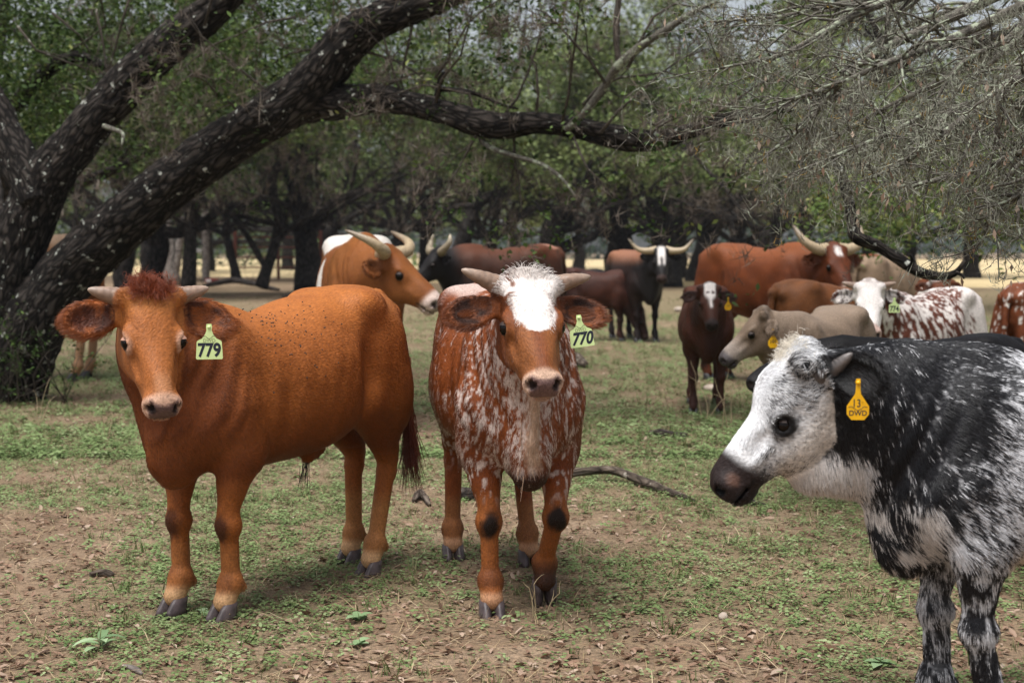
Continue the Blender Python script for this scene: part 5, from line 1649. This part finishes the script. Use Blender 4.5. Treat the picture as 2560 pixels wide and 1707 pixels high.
# the walking red roan calf with the white forehead
KNEES_770 = []
def roan_calf():
    h = 1.13
    head = (.15, -.98)
    fl = [(.425, .100, .300), (.335, .082, .140), (.350, .080, .088)]
    KNEES_770.extend([(.435, -.10, .272), (.468, .100, .290)])
    spec = dict(head_rot=(2, 39, 0), poll=(.60, -.02, 1.005), leg=.95, head_scale=.85, withers=.03, fat=.94, hair_r=.00065,
                neck_mid=(.0, 0, .0), hoof=M_HOOF,
                feet={'fr': (.03, .01, 0), 'hl': (.10, .03, 0), 'hr': (-.03, -.015, 0)},
                joints={'fl': fl}, hoof_pitch={'fl': .85},
                horns=dict(l=[(.015, .055, -.016), (.0, .14, .010), (-.012, .222, .022)], r=[(.015, .055, -.016), (.0, .14, .020), (-.014, .222, .052)], r0=.031, mat=M_HORN_TAN),
                ear=dict(size=1.02, l=dict(drop=16, fwd=-.1, face=.9, tilt=.2), r=dict(drop=14, fwd=-.1, face=.9, tilt=.2)),
                extra=[((.555, .0, .50), (.045, .05, .08), .05), ((.555, 0, .44), (.035, .04, .035), .03)],
                dewlap=[((.62, 0, .72), (.59, 0, .56), .045)],
                tail=[(-.48, 0, .95), (-.52, .0, .90), (-.55, 0, .72), (-.55, 0, .44)], switch=(.10, .03, .01))
    loc = (-.035, 5.27, 0)
    root, hd, body = make_cow('calf', 'red calf flecked with white, white forehead and lime tag 770, walking towards the camera', 'calf', 'calves standing in front', loc, head, h, spec, coat_roan_red, vs=RES_NEAR, fur=FUR_B, seed=13)
    P0, U, V, W, hs, (ears, ew) = hd
    rng = np.random.default_rng(15)
    k = 300
    v_ = rng.normal(0.01, .036, k); u_ = rng.normal(-.012, .014, k)
    roots = P0 + U * u_[:, None] + V * v_[:, None] + W * (.038 - 4 * v_[:, None] ** 2)
    dirs = W * .9 + V * (v_[:, None] * 14 + rng.normal(0, .3, (k, 1))) - U * .5 + U * rng.normal(0, .25, (k, 1))
    tuft(root, 'poll_tuft', roots, dirs, .020, (.74, .68, .64), h, 16, r=.0008, curl=.25, npt=6, gravity=1.8)
    k = 150
    roots = np.array([.575, -.01, .56]) + rng.normal(0, 1, (k, 3)) * np.array([.012, .014, .04])
    tuft(root, 'brisket_lock', roots, np.tile([.25, 0, -1.0], (k, 1)) + rng.normal(0, .12, (k, 3)), .075, (.50, .33, .22), h, 17, r=.0010, curl=.3, gravity=.5)
    tp = ears[0][0] * h + local_dir(root, np.array([.0, -.055, -.012]))
    face = local_dir(root, np.array([-.02, -1.0, .02])); xd = local_dir(root, np.array([1.0, .0, 0]))
    o = add_tag(root, tp, xd, face, 'flag', M_TAG_G, 1.16, [('tag_number', '770', .047, .000, -.0635, M_INK, .0016, 0.28), ('tag_lettering', 'DWD', .0125, .000, -.0385, M_INK_FADED, -.0002, 0)], lean=.14)
    swash(o, 1.16, -.0315, M_INK_FADED)
    return root

# the shaggy black and white roan calf at the right
def blue_calf():
    h = 1.01
    FOREHEAD = (.762 + .9 * (.63 * .09 + .78 * -.025), 0, .955 + .9 * (-.78 * .09 + .63 * -.025))
    head = (-1.0, -.02)
    spec = dict(head_rot=(-3, 51, 0), poll=(.762, .0, .955), head_scale=.90, fat=1.0, hair_r=.0007, eye_w=-.068, eye_v=.081, eye_r=.0215, jit=.6, leg=1.06,
                neck_mid=(.0, 0, .03), hoof=M_HOOF_DARK,
                feet={'fr': (.0, .0, 0), 'fl': (-.07, .0, 0)},
                horns=dict(l=[(.01, .075, -.05), (-.03, .110, -.066), (-.095, .140, -.075)], r=[(.01, .075, -.05), (-.03, .110, -.066), (-.095, .140, -.075)], r0=.029, mat=M_HORN_GREY),
                ear=dict(size=1.0, w=-.045, u=-.02, l=dict(drop=-30, fwd=-1.1, face=.1, tilt=.0, out=1.0), r=dict(drop=-30, fwd=-1.1, face=.1, tilt=0, out=1.0)),
                extra=[((.725, 0, .672), (.07, .040, .050), .045), ((.640, 0, .672), (.08, .050, .062), .05), (FOREHEAD, (.07, .075, .06), .05)],
                dewlap=[((.60, 0, .67), (.52, 0, .53), .04)])
    loc = (1.51, 3.66, 0)
    root, hd, body = make_cow('calf', 'shaggy black and white roan calf with yellow tag 13, cut by the right edge', 'calf', 'calves standing in front', loc, head, h, spec, coat_blue, vs=RES_NEAR, fur=FUR_C, seed=23)
    P0, U, V, W, hs, (ears, ew) = hd
    rng = np.random.default_rng(25)
    k = 1100
    v_ = rng.normal(0, .03, k); u_ = rng.normal(.0, .018, k)
    roots = P0 + U * u_[:, None] + V * v_[:, None] + W * (.036 - 4 * v_[:, None] ** 2)
    dirs = W * .9 + V * rng.normal(0, .5, (k, 1)) + U * rng.normal(.1, .5, (k, 1))
    tuft(root, 'poll_tuft', roots, dirs, .036, (.72, .66, .56), h, 26, r=.0006, curl=.9, npt=7, gravity=1.3)
    tp = ears[0][0] * h + local_dir(root, np.array([.0, -.045, -.01]))
    face = local_dir(root, np.array([-.05, -1.0, .0])); xd = local_dir(root, np.array([1.0, .0, 0]))
    o = add_tag(root, tp, xd, face, 'drop', M_TAG_Y, 1.25, [('tag_number', '13', .022, -.003, -.0450, M_INK, .0001, 0.0), ('tag_lettering', 'DWD', .0140, .0, -.0640, M_INK, .0002, 0)])
    swash(o, 1.25, -.0560, M_INK, .016)
    return root
# ------------------------------------------------------------------ the herd behind
def herd():
    G = 'cattle standing behind the calves'
    def yaw_to(heading, world):
        return math.degrees((math.atan2(world[1], world[0]) - math.atan2(heading[1], heading[0]) + math.pi) % TAU - math.pi)
    def cow(name, label, px, d, heading, h, look, pitch, poll, coat, horns=None, mat=M_HORN_LONG, r0=.034, cat=None, tagged=None, vs=.017, seed=1, grown=False, **kw):
        kw_fur = kw.pop('fur', 0)
        spec = dict(hair_r=.0013, head_rot=(yaw_to(heading, look), pitch, 0), poll=poll, head_scale=kw.pop('hs', .86 if grown else .88), fat=kw.pop('fat', 1.02 if grown else .95), withers=.0 if grown else .03,
                    ear=dict(size=.95, l=dict(drop=10, fwd=-.15), r=dict(drop=10, fwd=-.15)), switch_n=120)
        if horns: spec['horns'] = dict(l=horns, r=kw.pop('horn_r', horns), r0=r0, mat=mat)
        if grown: spec['dewlap'] = [((.56, 0, .66), (.50, 0, .48), .045)]
        spec.update(kw)
        x, y = gpx(px, d)
        root, hd, body = make_cow(name, label, cat or name, G, (x, y, float(ground_z(np.array([x]), np.array([y]))[0]) * (1 if y < 20 else .4) - .005), heading, h, spec, coat, vs=vs, seed=seed, fur=kw_fur)
        if tagged:
            side, mat_t, kind, txt, sc = tagged
            ears, ew = hd[5]
            e = ears[0 if side == 'l' else 1]
            tp = e[0] * h + local_dir(root, np.array([0, -.06, -.01]))
            add_tag(root, tp, local_dir(root, np.array([1.0, 0, 0])), local_dir(root, np.array([0, -1.0, 0])), kind, mat_t, sc, [('tag_number', txt, .044 if kind == 'flag' else .020, 0, -.0635 if kind == 'flag' else -.05, M_INK, .0014 if kind == 'flag' else .0003, 0)])
        return root
    short = [(.015, .055, -.014), (.0, .12, .0), (-.012, .165, .012)]
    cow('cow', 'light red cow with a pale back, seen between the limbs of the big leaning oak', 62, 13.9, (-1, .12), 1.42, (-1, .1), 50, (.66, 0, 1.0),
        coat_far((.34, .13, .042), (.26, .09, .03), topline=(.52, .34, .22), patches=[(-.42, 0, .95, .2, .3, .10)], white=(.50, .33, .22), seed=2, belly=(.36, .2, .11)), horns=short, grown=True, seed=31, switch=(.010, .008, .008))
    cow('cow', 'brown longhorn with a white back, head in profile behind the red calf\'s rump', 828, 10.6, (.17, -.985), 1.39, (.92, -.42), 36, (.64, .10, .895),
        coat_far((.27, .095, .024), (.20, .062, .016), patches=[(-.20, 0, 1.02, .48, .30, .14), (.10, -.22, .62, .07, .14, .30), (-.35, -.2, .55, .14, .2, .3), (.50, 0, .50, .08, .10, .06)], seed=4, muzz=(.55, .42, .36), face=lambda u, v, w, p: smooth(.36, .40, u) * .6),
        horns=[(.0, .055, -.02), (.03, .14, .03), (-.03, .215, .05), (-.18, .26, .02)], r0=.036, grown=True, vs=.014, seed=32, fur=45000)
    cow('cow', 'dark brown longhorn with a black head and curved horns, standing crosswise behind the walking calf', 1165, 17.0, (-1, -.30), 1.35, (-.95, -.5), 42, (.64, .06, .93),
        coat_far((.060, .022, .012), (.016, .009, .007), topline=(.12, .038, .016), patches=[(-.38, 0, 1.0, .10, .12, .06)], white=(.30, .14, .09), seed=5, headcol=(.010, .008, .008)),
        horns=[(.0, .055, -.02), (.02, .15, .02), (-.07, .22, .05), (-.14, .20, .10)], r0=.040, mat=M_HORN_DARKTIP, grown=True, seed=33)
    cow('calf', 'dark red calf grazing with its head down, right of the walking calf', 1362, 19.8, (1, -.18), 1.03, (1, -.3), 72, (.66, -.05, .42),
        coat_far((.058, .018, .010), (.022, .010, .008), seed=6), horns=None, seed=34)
    cow('calf', 'black calf whose back shows above the grazing dark red calf', 1318, 23.5, (1, .15), 1.0, (1, .1), 45, (.64, 0, .9), coat_far((.012, .011, .012), None, muzz=(.02, .02, .02), seed=7), seed=35)
    def face_e(u, v, w, p): return np.clip(smooth(.055, .035, np.abs(v)) * smooth(.26, .20, u) * smooth(-.02, .01, u) - smooth(.020, .012, np.abs(v)) * smooth(.10, .16, u) * .9, 0, 1)
    cow('cow', 'black and white faced longhorn with wide upswept horns, looking straight at the camera', 1455, 20.0, (.28, -.96), 1.28, (-.02, -1), 56, (.64, .06, 1.0),
        coat_far((.028, .014, .011), (.010, .008, .008), topline=(.30, .13, .07), patches=[(.22, .24, .80, .10, .12, .16), (.30, .20, .62, .06, .10, .12), (.0, .26, .7, .14, .1, .2), (.5, .04, .62, .04, .05, .12)], seed=8, face=face_e, headcol=(.012, .010, .010)),
        horns=[(.0, .055, -.02), (.03, .17, .0), (.01, .29, .02), (-.11, .40, .06)], r0=.040, grown=True, seed=36)
    def face_f(u, v, w, p):
        m = smooth(.058, .044, np.abs(v)) * smooth(.21, .15, u + np.abs(v) * 1.2) * smooth(-.03, .0, u)
        m = np.maximum(m, smooth(.020, .012, np.abs(v)) * smooth(.27, .22, u) * smooth(.05, .1, u))
        return np.clip(m - smooth(.020, .013, np.sqrt((u - .085) ** 2 + (np.abs(v) - .026) ** 2)), 0, 1)
    cow('calf', 'small dark red calf with white blaze and yellow tag, facing the camera', 1622, 11.25, (-.10, -1), .99, (.0, -1), 50, (.60, .0, .99),
        coat_far((.085, .026, .012), (.036, .013, .009), seed=9, face=face_f, muzz=(.03, .02, .018), white=(.4, .3, .25)), tagged=('l', M_TAG_Y, 'drop', '17', 1.2), fat=.78, vs=.014, seed=37, fur=45000, hs=.80)
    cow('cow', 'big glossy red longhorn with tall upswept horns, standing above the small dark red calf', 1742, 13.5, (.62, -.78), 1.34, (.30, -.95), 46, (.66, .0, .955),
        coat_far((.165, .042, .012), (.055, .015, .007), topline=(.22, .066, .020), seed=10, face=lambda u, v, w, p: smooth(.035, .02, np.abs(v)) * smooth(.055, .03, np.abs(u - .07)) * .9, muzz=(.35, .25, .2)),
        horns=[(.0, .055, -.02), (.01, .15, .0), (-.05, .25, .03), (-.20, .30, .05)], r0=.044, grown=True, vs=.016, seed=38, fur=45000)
    cow('calf', 'plain brown calf with its rump to the left, behind the white headed calf', 1905, 11.2, (.90, .42), 1.035, (1, .2), 60, (.62, .0, .70),
        coat_far((.185, .066, .020), (.13, .042, .014), seed=11), vs=.014, seed=39, fur=45000, fat=1.02)
    def face_i(u, v, w, p): return smooth(.40, .34, u) * (1 - smooth(.02, .0, u) * smooth(.45, .6, vnoise(p, .03, 3)) * .5) * smooth(-.17, -.12, w)
    cow('calf', 'white headed calf with short horns and a dark red coat speckled white to its rump', 2130, 9.9, (-.80, -.60), 1.0, (-.12, -1), 50, (.70, .06, 1.02),
        coat_far((.13, .038, .020), None, flecked=.02, patches=[(-.46, 0, .85, .26, .40, .40)], seed=12, face=face_i, muzz=(.6, .42, .36), white=(.68, .62, .58)), horns=[(.015, .055, -.014), (.0, .14, .0), (-.012, .20, .014)], r0=.028, mat=M_HORN_TAN,
        tagged=('l', M_TAG_G, 'flag', '774', 1.1), vs=.013, seed=40, fur=45000)
    cow('calf', 'fawn calf with a yellow ear tag, its head in profile above the shaggy roan calf', 1890, 8.4, (-.62, -.78), .935, (-1, -.10), 42, (.60, -.10, .965),
        coat_far((.205, .145, .100), (.14, .098, .068), topline=(.24, .178, .13), seed=13, muzz=(.06, .05, .05), face=lambda u, v, w, p: smooth(.20, .34, u) * .18), tagged=('l', M_TAG_Y, 'drop', '101', 1.3), vs=.012, seed=41, fur=45000, fat=.92)
    cow('calf', 'black calf almost hidden behind the shaggy roan calf, only its muzzle showing', 2150, 7.0, (-1, -.02), .85, (-1, -.02), 30, (.78, .0, .93), coat_far((.010, .009, .010), None, muzz=(.012, .011, .011), seed=14), vs=.014, seed=42, ear=dict(size=.6, l=dict(drop=-30, fwd=-1.0), r=dict(drop=-30, fwd=-1.0)), neck_mid=(0, 0, .04))
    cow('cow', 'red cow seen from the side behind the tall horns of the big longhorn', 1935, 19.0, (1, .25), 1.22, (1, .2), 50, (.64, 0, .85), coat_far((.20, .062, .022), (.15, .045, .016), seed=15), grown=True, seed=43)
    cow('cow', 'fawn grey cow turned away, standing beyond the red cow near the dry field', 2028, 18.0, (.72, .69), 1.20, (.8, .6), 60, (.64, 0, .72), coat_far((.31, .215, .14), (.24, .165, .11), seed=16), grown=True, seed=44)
    cow('calf', 'red calf with a white patched neck and a lime tag, peering over the speckled back', 2150, 13.6, (-.30, -.95), 1.0, (.04, -1), 48, (.62, .04, 1.0),
        coat_far((.16, .048, .018), (.10, .03, .012), patches=[(.42, -.1, .9, .14, .14, .2)], seed=17, face=lambda u, v, w, p: smooth(.0, -.02, v) * smooth(.08, .03, u) * .8), tagged=('l', M_TAG_G, 'flag', '76', 1.1), seed=45)
    cow('calf', 'red calf with faint white flecks, cut off by the right edge behind the roan calf', 2415, 10.4, (.80, .58), 1.03, (.9, .3), 55, (.62, 0, .85), coat_far((.185, .052, .018), (.12, .034, .014), flecked=-.15, seed=18), vs=.014, seed=46)
# ------------------------------------------------------------------ things lying and standing about
def on_ground(px, py):
    d = 3267 * EYE / (py - 578)
    x, y = (px - 1176) / 3267 * d, d
    return x, y, float(ground_z(np.array([x]), np.array([y]))[0])

def fallen(label, rows, seed, mat=M_LOG, name='fallen_branch', relief=.006, twig=0):
    """a dead stick on the ground: rows of (column, row of its foot on the ground, radius in metres, lift)"""
    P = []; R = []
    for px, py, r, up in rows:
        x, y, z = on_ground(px, py)
        P.append((x, y, z + r * .8 + up)); R.append(r)
    P = np.array(P); c = P.mean(0); c[2] = 0
    root = empty(name, tuple(c), 0, label, 'branch' if name == 'fallen_branch' else 'log')
    w = Wood(seed)
    w.line(P - c, R, 12, 30)
    w.build('stem', mat, root, relief=relief)
    if twig:
        w = Wood(seed + 1)
        for i in range(twig):
            k = w.rng.integers(0, len(P))
            w.branch(P[k] - c, (w.rng.normal(0, 1), w.rng.normal(0, .5), w.rng.uniform(.2, 1.2)), w.rng.uniform(.25, .7), .012, 0, .4, 0, 5, (2,), .8, (5, 4), .4, 0, .5)
        w.build('twigs', mat, root, 'stuff')
    return root

def stone(label, px, py, r, seed, mat):
    x, y, z = on_ground(px, py)
    rng = np.random.default_rng(seed)
    th, ph = np.meshgrid(np.linspace(0, math.pi, 12), np.arange(18) * TAU / 18, indexing='ij')
    v = np.stack([np.sin(th) * np.cos(ph), np.sin(th) * np.sin(ph), np.cos(th)], -1).reshape(-1, 3)
    v = v * (1 + .45 * (fbm(v, .9, seed, 3)[:, None] - .5)) * np.array([1.2, .9, .75]) * r
    i = np.arange(11)[:, None] * 18; j = np.arange(18)[None]
    f = np.stack([i + j, i + 18 + j, i + 18 + (j + 1) % 18, i + (j + 1) % 18], -1).reshape(-1, 4)
    o = mesh_np('stone', v, f, mat)
    o.location = (x, y, z + r * .45); o.rotation_euler = (0, 0, rng.random() * TAU)
    return tag(o, label, 'stone', 'pale stones in the grass')

def box(V, F, lo, hi):
    b = len(V)
    for z in (lo[2], hi[2]):
        for x, y in ((lo[0], lo[1]), (hi[0], lo[1]), (hi[0], hi[1]), (lo[0], hi[1])): V.append((x, y, z))
    F += [(b, b + 3, b + 2, b + 1), (b + 4, b + 5, b + 6, b + 7)] + [(b + i, b + (i + 1) % 4, b + 4 + (i + 1) % 4, b + 4 + i) for i in range(4)]

def boxes(name, mat, root, bl, bevel=.01):
    V, F = [], []
    for lo, hi in bl: box(V, F, lo, hi)
    o = mesh_np(name, V, np.array(F), mat, root, smooth=False)
    if bevel:
        m = o.modifiers.new('bevel', 'BEVEL'); m.width = bevel; m.segments = 2
    return o

def props():
    fallen('curved grey dead branch lying in the clover right of the walking calf', [(1205, 1112, .016, 0), (1270, 1110, .022, .01), (1340, 1106, .025, .035), (1410, 1108, .026, .035), (1480, 1122, .025, .01), (1545, 1142, .021, 0), (1600, 1160, .011, 0)], 801)
    dark = bark_mat('wet_bark', (.018, .014, .012), (.045, .036, .03), (.09, .075, .065), (.16, .14, .12), .2)
    fallen('short dark piece of bark on the grass in front of the small dark red calf', [(1495, 1000, .015, 0), (1530, 1003, .028, 0), (1580, 1008, .018, 0)], 802, dark)
    fallen('dark broken log lying between the hind legs of the walking calf', [(1042, 1148, .03, 0), (1080, 1152, .035, 0), (1112, 1150, .02, 0)], 803, dark)
    fallen('pale split wood chip beside the hind hoof of the walking calf', [(948, 1160, .012, 0), (965, 1150, .022, .015), (985, 1168, .010, 0)], 804)
    fallen('dark stick lying in the clover near the muzzle of the shaggy calf', [(1690, 1168, .014, 0), (1725, 1162, .02, 0), (1765, 1166, .012, 0)], 805, dark)
    fallen('stub of pale wood left of the red calf\'s front hooves', [(195, 1332, .012, 0), (225, 1328, .015, 0), (248, 1330, .010, 0)], 806)
    fallen('white weathered twig in the bare soil at the lower left', [(268, 1548, .007, 0), (290, 1556, .008, .004), (312, 1566, .005, 0)], 807, M_BARK_PALE)
    fallen('dark brush pile of broken limbs on the grass behind the red calf', [(470, 664, .07, .05), (530, 660, .11, .15), (580, 662, .09, .1), (640, 668, .05, .0)], 808, dark, 'fallen_branch', .02, 9)
    fallen('pale log lying in the grass left of the brown longhorn', [(650, 684, .05, 0), (680, 680, .09, 0), (712, 684, .06, 0)], 809, M_LOG)
    fallen('dark hooked limb curling up from the grass beside the pale dead trunk', [(375, 640, .03, 0), (392, 632, .05, .4), (405, 626, .05, .9), (398, 620, .04, 1.3), (385, 618, .02, 1.45)], 810, dark, 'fallen_branch', .01)
    fallen('brown stump remains on the grass right of the walking calf', [(1300, 838, .05, 0), (1322, 842, .08, .02), (1345, 846, .04, 0)], 811, M_LOG)
    ms = plain('limestone', (.40, .33, .27), .9, .2, .35, 22)
    for lab, px, py, r, sd in (('pale round stone between the legs of the small dark red calf', 1634, 898, .055, 1), ('flat white stone in the grass left of the horned black and white face', 1340, 742, .075, 2),
                               ('cream stone right of the horned black and white face', 1560, 716, .085, 3), ('pale stone in the grass under the brown longhorn\'s muzzle', 965, 702, .09, 4), ('small white stone in the soil left of the shaggy calf\'s legs', 1668, 1432, .018, 5)):
        stone(lab, px, py, r, 820 + sd, ms)
    # red feed trough with a white label, far left
    x, y = gpx(487, 56)
    t = empty('feed_trough', (x, y, 0), .15, 'small red trough with a white patch on the grass between the far trunks', 'trough')
    t.scale = (.42, .42, .42)
    red = plain('red_paint', (.18, .026, .02), .6, .3, .2, 15); wht = plain('white_patch', (.62, .60, .58), .6, .3, .1, 15); gal = plain('weathered_wood', (.22, .18, .15), .8, .2, .3, 12)
    boxes('side_panel', red, t, [((-.62, -.30, .06), (.62, -.26, .46))]); boxes('side_panel', red, t, [((-.62, .26, .06), (.62, .30, .46))])
    boxes('end_panel', red, t, [((-.62, -.258, .06), (-.58, .258, .46))]); boxes('end_panel', red, t, [((.58, -.258, .06), (.62, .258, .46))])
    boxes('floor', red, t, [((-.578, -.258, .08), (.578, .258, .12))]); boxes('label_panel', wht, t, [((-.52, -.312, .14), (-.06, -.302, .38))], .002)
    # grey gate post, old corral rails
    x, y = gpx(473, 60)
    p = empty('fence_post', (x, y, 0), 0, 'tall pale wooden post standing right of the slim dark oak', 'post')
    w = Wood(841); w.line([(0, 0, -.2), (.02, 0, 1.5), (0, .02, 3.0)], [.17, .16, .15], 12, 8); w.build('post', M_BARK_PALE, p)
    boxes('bracket', wht, p, [((-.62, -.2, 1.20), (-.12, -.16, 1.36))], .005)
    rust = plain('rusty_steel', (.16, .045, .03), .8, .3, .4, 10)
    x, y = gpx(640, 64)
    f = empty('corral_gate', (x, y, 0), .1, 'rusty red corral panel far back between the slender leaning oak and the stout oak', 'gate')
    for xx in (-1.9, 0, 1.9): boxes('gate_post', rust, f, [((xx - .07, -.07, 0), (xx + .07, .07, 2.2))])
    for k, zz in enumerate((.5, .95, 1.4, 1.85)):
        boxes('rail', rust, f, [((-1.828, -.03, zz), (-.072, .03, zz + .07))]); boxes('rail', rust, f, [((.072, -.03, zz), (1.828, .03, zz + .07))])
    for px, d, lab in ((1168, 76, 'thin grey field post in the gap left of the thick leaning oak'), (1712, 72, 'thin steel field post left of the tall horned longhorn\'s horn'), (2006, 70, 'thin steel field post behind the hanging dead branch')):
        x, y = gpx(px, d)
        pp = empty('fence_post', (x, y, 0), 0, lab, 'post', 'posts of the field fence')
        w = Wood(850 + px); w.line([(0, 0, -.1), (0, 0, 1.2), (.01, 0, 2.1)], [.055, .05, .05], 8, 5); w.build('post', M_BARK_PALE if px < 1500 else M_BARK_FAR, pp)
        boxes('cap', gal, pp, [((-.06, -.06, 2.105), (.07, .06, 2.15))], .004)
    # broad leaved weed and small plants in the foreground
    lf = leaf_mat('weed_leaf', [(0, (.12, .19, .09)), (.5, (.21, .31, .15)), (1, (.32, .42, .24))])
    def weed(name, lab, px, py, size, nl, seed, wide=.34, rise=.6):
        rng = np.random.default_rng(seed)
        x, y, z = on_ground(px, py)
        r = empty(name, (x, y, z), rng.random() * TAU, lab, 'plant')
        V, F, _ = tube(np.array([[0, 0, -.01], [.002, 0, size * .35], [0, .003, size * .6]]), [size * .022, size * .018, size * .012], 6)
        mesh_np('stem', V, F, M_GRASS, r, fattr=np.full(len(V), .4))
        for i in range(nl):
            a = i * 2.4 + rng.normal(0, .2); el = rise * (1 - .5 * i / nl) + rng.normal(0, .12); L = size * rng.uniform(.7, 1.05)
            s = np.linspace(0, 1, 7); wd = wide * L * .5 * np.sin(np.pi * s ** .8) + .002
            cx = L * s * math.cos(el) * (1); cz = size * .35 * (i / nl) + L * s * math.sin(el) - L * .45 * s ** 2
            C = np.stack([cx * math.cos(a), cx * math.sin(a), np.maximum(cz, .004)], 1); side = np.array([-math.sin(a), math.cos(a), 0])
            V = np.concatenate([C - side * wd[:, None] + [0, 0, .12 * L * .2], C, C + side * wd[:, None] + [0, 0, .12 * L * .2]])
            f = [(k, k + 1, 7 + k + 1, 7 + k) for k in range(6)] + [(7 + k, 7 + k + 1, 14 + k + 1, 14 + k) for k in range(6)]
            mesh_np('leaf', V, np.array(f), lf, r, fattr=np.full(21, np.clip(rng.normal(.55, .2), 0, 1)))
    weed('weed_plant', 'broad leaved pale green weed in the bare soil at the lower left corner', 216, 1500, .105, 7, 901, .26)
    weed('seedling', 'leafy seedling in the bare soil below the walking calf', 820, 1498, .055, 6, 902, .5, .8)
    weed('seedling', 'upright seedling in the soil between the two red calves\' front hooves', 818, 1440, .06, 6, 903, .5, .9)
    weed('seedling', 'low leafy seedling by the front hooves of the plain red calf', 462, 1420, .06, 5, 904, .6, .5)
    weed('seedling', 'pale seedling at the bottom left of the shaggy calf\'s legs', 2035, 1545, .06, 7, 905, .5, .6)
    # tall dry weeds in the grass
    for lab, px, py, h, sd in (('tall dry weed stalk standing at the foot of the big oak', 82, 985, .32, 1), ('forked dry weed in the grass left of the plain red calf', 235, 1005, .22, 2), ('tall dry weed stalks in front of the small dark red calf', 1620, 965, .36, 3),
                               ('dry weed stalk just left of the shaggy calf\'s forehead', 1668, 985, .40, 4), ('dry bent stalk between the plain red calf and the walking calf', 922, 985, .42, 5), ('dry stalk in front of the raised hoof of the walking calf', 1238, 1432, .13, 6)):
        x, y, z = on_ground(px, py)
        r = empty('dry_weed', (x, y, z), 0, lab, 'plant')
        w = Wood(870 + sd)
        for k in range(3):
            w.branch((w.rng.normal(0, .02), w.rng.normal(0, .02), -.01), (w.rng.normal(0, .25), w.rng.normal(0, .25), 1), h * w.rng.uniform(.6, 1), .0035, 0, .2, 0, 5, (2,), .5, (4, 3), .4, 0, .4)
        V, F, _ = tube([(0, 0, 0), (0, 0, .01)], [.004, .004], 5)
        Vs, Fs, o = [], [], 0
        for P_, R_, s_ in w.tubes:
            v, f, uv = tube(P_, R_, s_, cap=False); Vs.append(v); Fs.append(f[0] + o); o += len(v)
        V = np.concatenate(Vs)
        mesh_np('stalk', V, np.concatenate(Fs), M_STRAW, r, fattr=np.full(len(V), .75))

def flies(body, root, h):
    """flies resting on the red calf's shoulder"""
    rng = np.random.default_rng(951)
    me = body.data
    n = len(me.vertices)
    co = np.zeros(n * 3, np.float32); me.vertices.foreach_get('co', co); co = co.reshape(-1, 3)
    nr = np.zeros(n * 3, np.float32); me.vertex_normals.foreach_get('vector', nr); nr = nr.reshape(-1, 3)
    q = co / h
    w = np.exp(-(((q[:, 0] - .16) / .13) ** 2 + ((q[:, 2] - .86) / .10) ** 2)) * (q[:, 1] > .04)
    pick = rng.choice(n, 95, replace=False, p=w / w.sum())
    th, ph = np.meshgrid(np.linspace(0, math.pi, 5), np.arange(6) * TAU / 6, indexing='ij')
    v = np.stack([np.sin(th) * np.cos(ph), .55 * np.sin(th) * np.sin(ph), .5 * np.cos(th)], -1).reshape(-1, 3)
    i = np.arange(4)[:, None] * 6; j = np.arange(6)[None]
    f = np.stack([i + j, i + 6 + j, i + 6 + (j + 1) % 6, i + (j + 1) % 6], -1).reshape(-1, 4)
    pos = co[pick] + nr[pick] * .012
    M = np.array(root.matrix_basis)
    pos = pos @ M[:3, :3].T + M[:3, 3]
    V, F, t = scatter(v, f, pos, rand_rot(rng, 95, .8), .0042 * rng.uniform(.8, 1.2, 95), np.zeros(95))
    tag(mesh_np('flies', V, F, plain('fly_black', (.01, .009, .009), .4), fattr=t), 'cluster of tiny black flies resting on the plain red calf\'s shoulder', 'flies', kind='stuff')
# ------------------------------------------------------------------ put it all together
herd()
props()
_r = red_calf()
roan_calf()
blue_calf()
bpy.context.view_layer.update()
flies([c for c in _r.children if c.name.startswith('body')][0], _r, 1.12)
